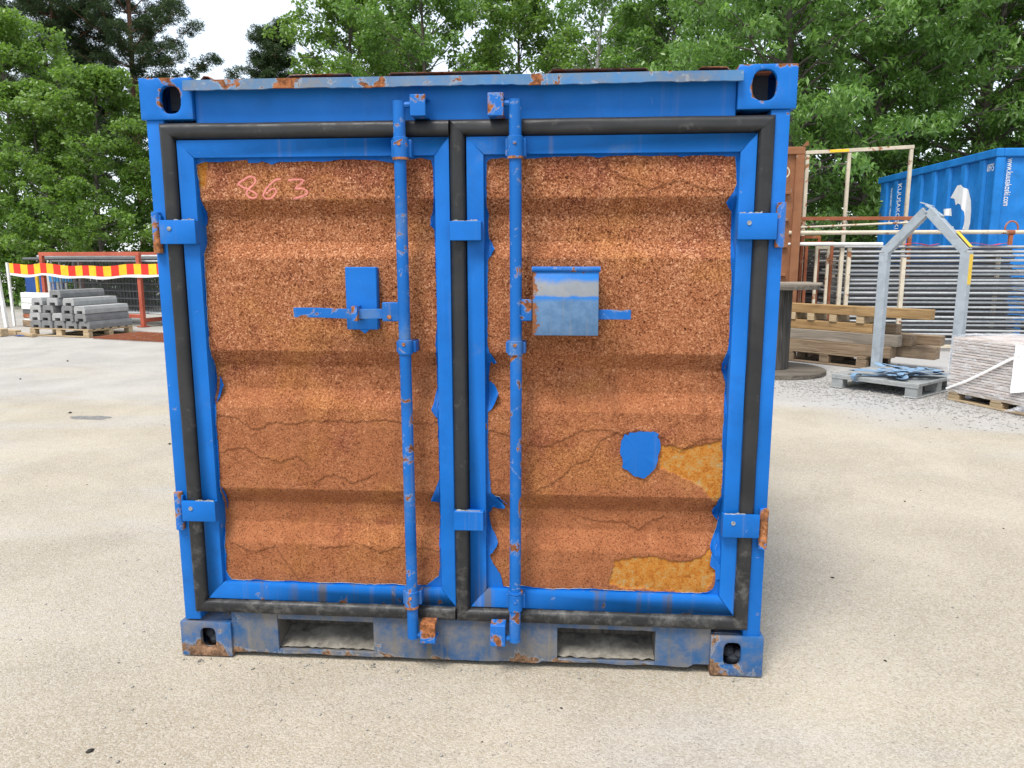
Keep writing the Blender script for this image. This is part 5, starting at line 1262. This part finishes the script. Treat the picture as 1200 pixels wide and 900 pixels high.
def pine(seed, H, base, Rr, whorls):
    r = random.Random(seed); mb = MB(); tr = [Vector((.15 * math.sin(t * 3 + seed), .1 * math.sin(t * 2.2), H * t)) for t in [k / 10 for k in range(11)]]
    mb.tube(tr, [.17 * (1 - .85 * k / 10) + .012 for k in range(11)], 8); C = []; Rd = []
    for wv in range(whorls):
        t = base + (1 - base) * (wv + .5) / whorls; i = min(9, int(t * 10)); p0 = tr[i].lerp(tr[i + 1], t * 10 - i); u = (t - base) / (1 - base)
        for k in range(r.choice((4, 5, 5, 6))):
            L = Rr * ((1 - u) ** .75 * .92 + .08) * r.uniform(.5, 1.12) * (.72 + .28 * min(1, u * 4)); az = k * 1.257 + wv * .8 + r.uniform(-.35, .35); pts = [p0]; d = Vector((math.cos(az), math.sin(az), r.uniform(-.12, .25) + .5 * u)).normalized(); m = 6
            for j in range(m):
                d = (d + Vector((r.uniform(-.12, .12), r.uniform(-.12, .12), .06))).normalized(); pts.append(pts[-1] + d * L / m)
            mb.tube(pts, [.035 * (1 - u * .5) * (1 - .85 * j / m) + .004 for j in range(m + 1)], 5)
            for j in range(2, m + 1):
                for s_ in range(3):
                    e = pts[j] + Vector((r.uniform(-1, 1), r.uniform(-1, 1), r.uniform(-.1, .45))) * .42 * (1.1 - .4 * j / m)
                    mb.tube([pts[j], e], [.008, .004], 4); C.append(e); Rd.append(r.uniform(.20, .36))
    V, Fc = leaf_cloud(np.array([tuple(c) for c in C]), np.array(Rd), 100, .17, .15, .0, seed, .8, .9)
    return mb.mesh('trunk', M['bark_pine'], smooth=True), npmesh('crown', V, Fc, M['needle'])
def plant(data, name, label, x, y, sc=1.0, rot=0.0, group=None, z=-.02):
    t = thing(name, label, 'tree', (x, y, z), rot, group); t.scale = (sc, sc, sc); link('trunk', data[0], t); link('crown', data[1], t); return t
T = {}
T['bush1'] = broadleaf(11, 8.8, .06, 2.4, 36, 74, .125, .6, .15, M['leaf_a'], M['bark'], .10)
T['bush2'] = broadleaf(12, 7.8, .05, 2.1, 34, 74, .125, .6, .15, M['leaf_a'], M['bark'], .09)
T['tall1'] = broadleaf(21, 13.5, .22, 3.4, 46, 56, .16, .58, .25, M['leaf_b'], M['bark'], .17)
T['tall2'] = broadleaf(22, 14.5, .20, 3.2, 46, 40, .16, .58, .25, M['leaf_b'], M['bark_birch'], .16, .8)
T['tall3'] = broadleaf(23, 13.0, .18, 3.5, 46, 62, .16, .58, .25, M['leaf_a'], M['bark'], .17)
T['near1'] = broadleaf(31, 11.0, .16, 3.6, 48, 62, .20, .34, .75, M['leaf_c'], M['bark'], .20)
T['near2'] = broadleaf(32, 12.0, .15, 3.4, 48, 62, .20, .34, .75, M['leaf_c'], M['bark'], .19)
T['pine1'] = pine(41, 19.5, .24, 4.4, 21); T['pine2'] = pine(42, 19.5, .26, 4.8, 20); T['pine3'] = pine(43, 12.4, .25, 4.6, 13)
GL, GP, GR, GM = 'bright green trees behind the left fence rack', 'pine trees', 'leafy trees behind the storage side', 'tall leafy trees beyond the container'
for d, l, x, y, s_, ro in (('bush1', 'bright green bushy tree with its crown over the leaning white post', -17.9, 21.5, 1.10, 0.3), ('bush2', 'bright green bushy tree standing under the pines', -16.0, 20.4, .90, 1.9), ('bush2', 'bright green tree growing directly behind the red-oxide rack', -14.0, 20.0, .95, 4.0),
                        ('bush1', 'bright green tree between the rack and the blue container', -12.1, 20.8, .80, 2.5), ('bush1', 'bright green tree mostly hidden behind the container corner', -9.8, 21.6, .74, 5.2), ('bush2', 'bright green tree at the outer end of the fence rack row', -21.0, 22.5, 1.05, 3.1)):
    plant(T[d], 'leafy_tree', l, x, y, s_, ro, GL)
plant(T['pine1'], 'pine_tree', 'dark pine with a bare reddish trunk rising above the bushy trees', -21.2, 29.5, .95, 1.0, GP)
plant(T['pine2'], 'pine_tree', 'dark pine with wide branches reaching towards the gap of open sky', -18.6, 30.5, 1.0, 0.2, GP)
plant(T['pine3'], 'pine_tree', 'small dark pine beside the gap of open sky', -12.6, 31.5, .92, 2.0, GP)
for k, (d, x, y, s_, ro) in enumerate((('tall3', -9.0, 29.5, 1.0, .5), ('tall1', -5.2, 27.5, .98, 2.2), ('tall3', -1.4, 28.5, .95, 3.6), ('tall2', 1.3, 30.0, 1.0, 1.0), ('tall1', 4.2, 28.0, .96, 5.0), ('tall2', 6.9, 29.5, 1.02, 2.9), ('tall1', -7.4, 33.5, .95, 1.4), ('tall3', 3.0, 34.5, 1.0, .2))):
    plant(T[d], 'leafy_tree', ['tall leafy tree next to the gap of open sky', 'tall dense tree above the left-hand door', 'tall bright tree above the middle of the container', 'tall pale-trunked birch above the right-hand door', 'tall dense tree above the right-hand top rail', 'tall pale-trunked birch beside the container corner', 'tall tree standing behind the one next to the open sky', 'tall tree standing behind the pale-trunked birch'][k], x, y, s_, ro, GM)
for k, (d, x, y, s_, ro) in enumerate((('near1', 6.6, 20.0, 1.0, .4), ('near2', 9.3, 21.2, 1.0, 1.7), ('near1', 12.6, 21.6, 1.02, 3.0), ('near2', 15.6, 22.5, 1.0, 4.4), ('tall1', 11.0, 26.0, .95, 1.1), ('tall3', 15.5, 27.0, .95, 2.4), ('near1', 18.6, 21.5, .95, 5.6))):
    plant(T[d], 'leafy_tree', ['drooping-leaved tree with dark trunk behind the goal-shaped frame', 'drooping-leaved tree at the far end of the blue skip', 'drooping-leaved tree overhanging the middle of the blue skip', 'drooping-leaved tree beyond the near end of the blue skip', 'tall green tree behind the drooping ones by the skip', 'tall bright tree behind the drooping ones past the skip', 'drooping-leaved tree furthest along past the blue skip'][k], x, y, s_, ro, GR)
# undergrowth closing the foot of the wood
def undergrowth(name, label, x0, x1, y0, y1, h, n, size, asp, mat, seed):
    r = np.random.default_rng(seed); C_ = np.stack([x0 + (x1 - x0) * r.random(n), y0 + (y1 - y0) * r.random(n), h * r.random(n) ** 1.4], -1)
    V, Fc = leaf_cloud(C_, .45 + .4 * r.random(n), 90, size, asp, .2, seed); V[:, 2] = np.maximum(V[:, 2], .0)
    o = link(name, npmesh(name, V, Fc, mat)); o['kind'] = 'stuff'; return tag(o, label, 'undergrowth')
undergrowth('undergrowth', 'dense green undergrowth below the bright bushy trees', -30, -8, 19.2, 24.5, 3.4, 640, .14, .62, M['leaf_b'], 61)
undergrowth('woodland_edge', 'dark leafy thicket at the foot of the wood behind the skip', 3.5, 26, 23.5, 27.5, 5.5, 620, .18, .5, M['leaf_c'], 62)
undergrowth('far_thicket', 'far leafy thicket closing the view beyond the container', -14, 6, 33, 37, 7.5, 480, .2, .6, M['leaf_b'], 63)
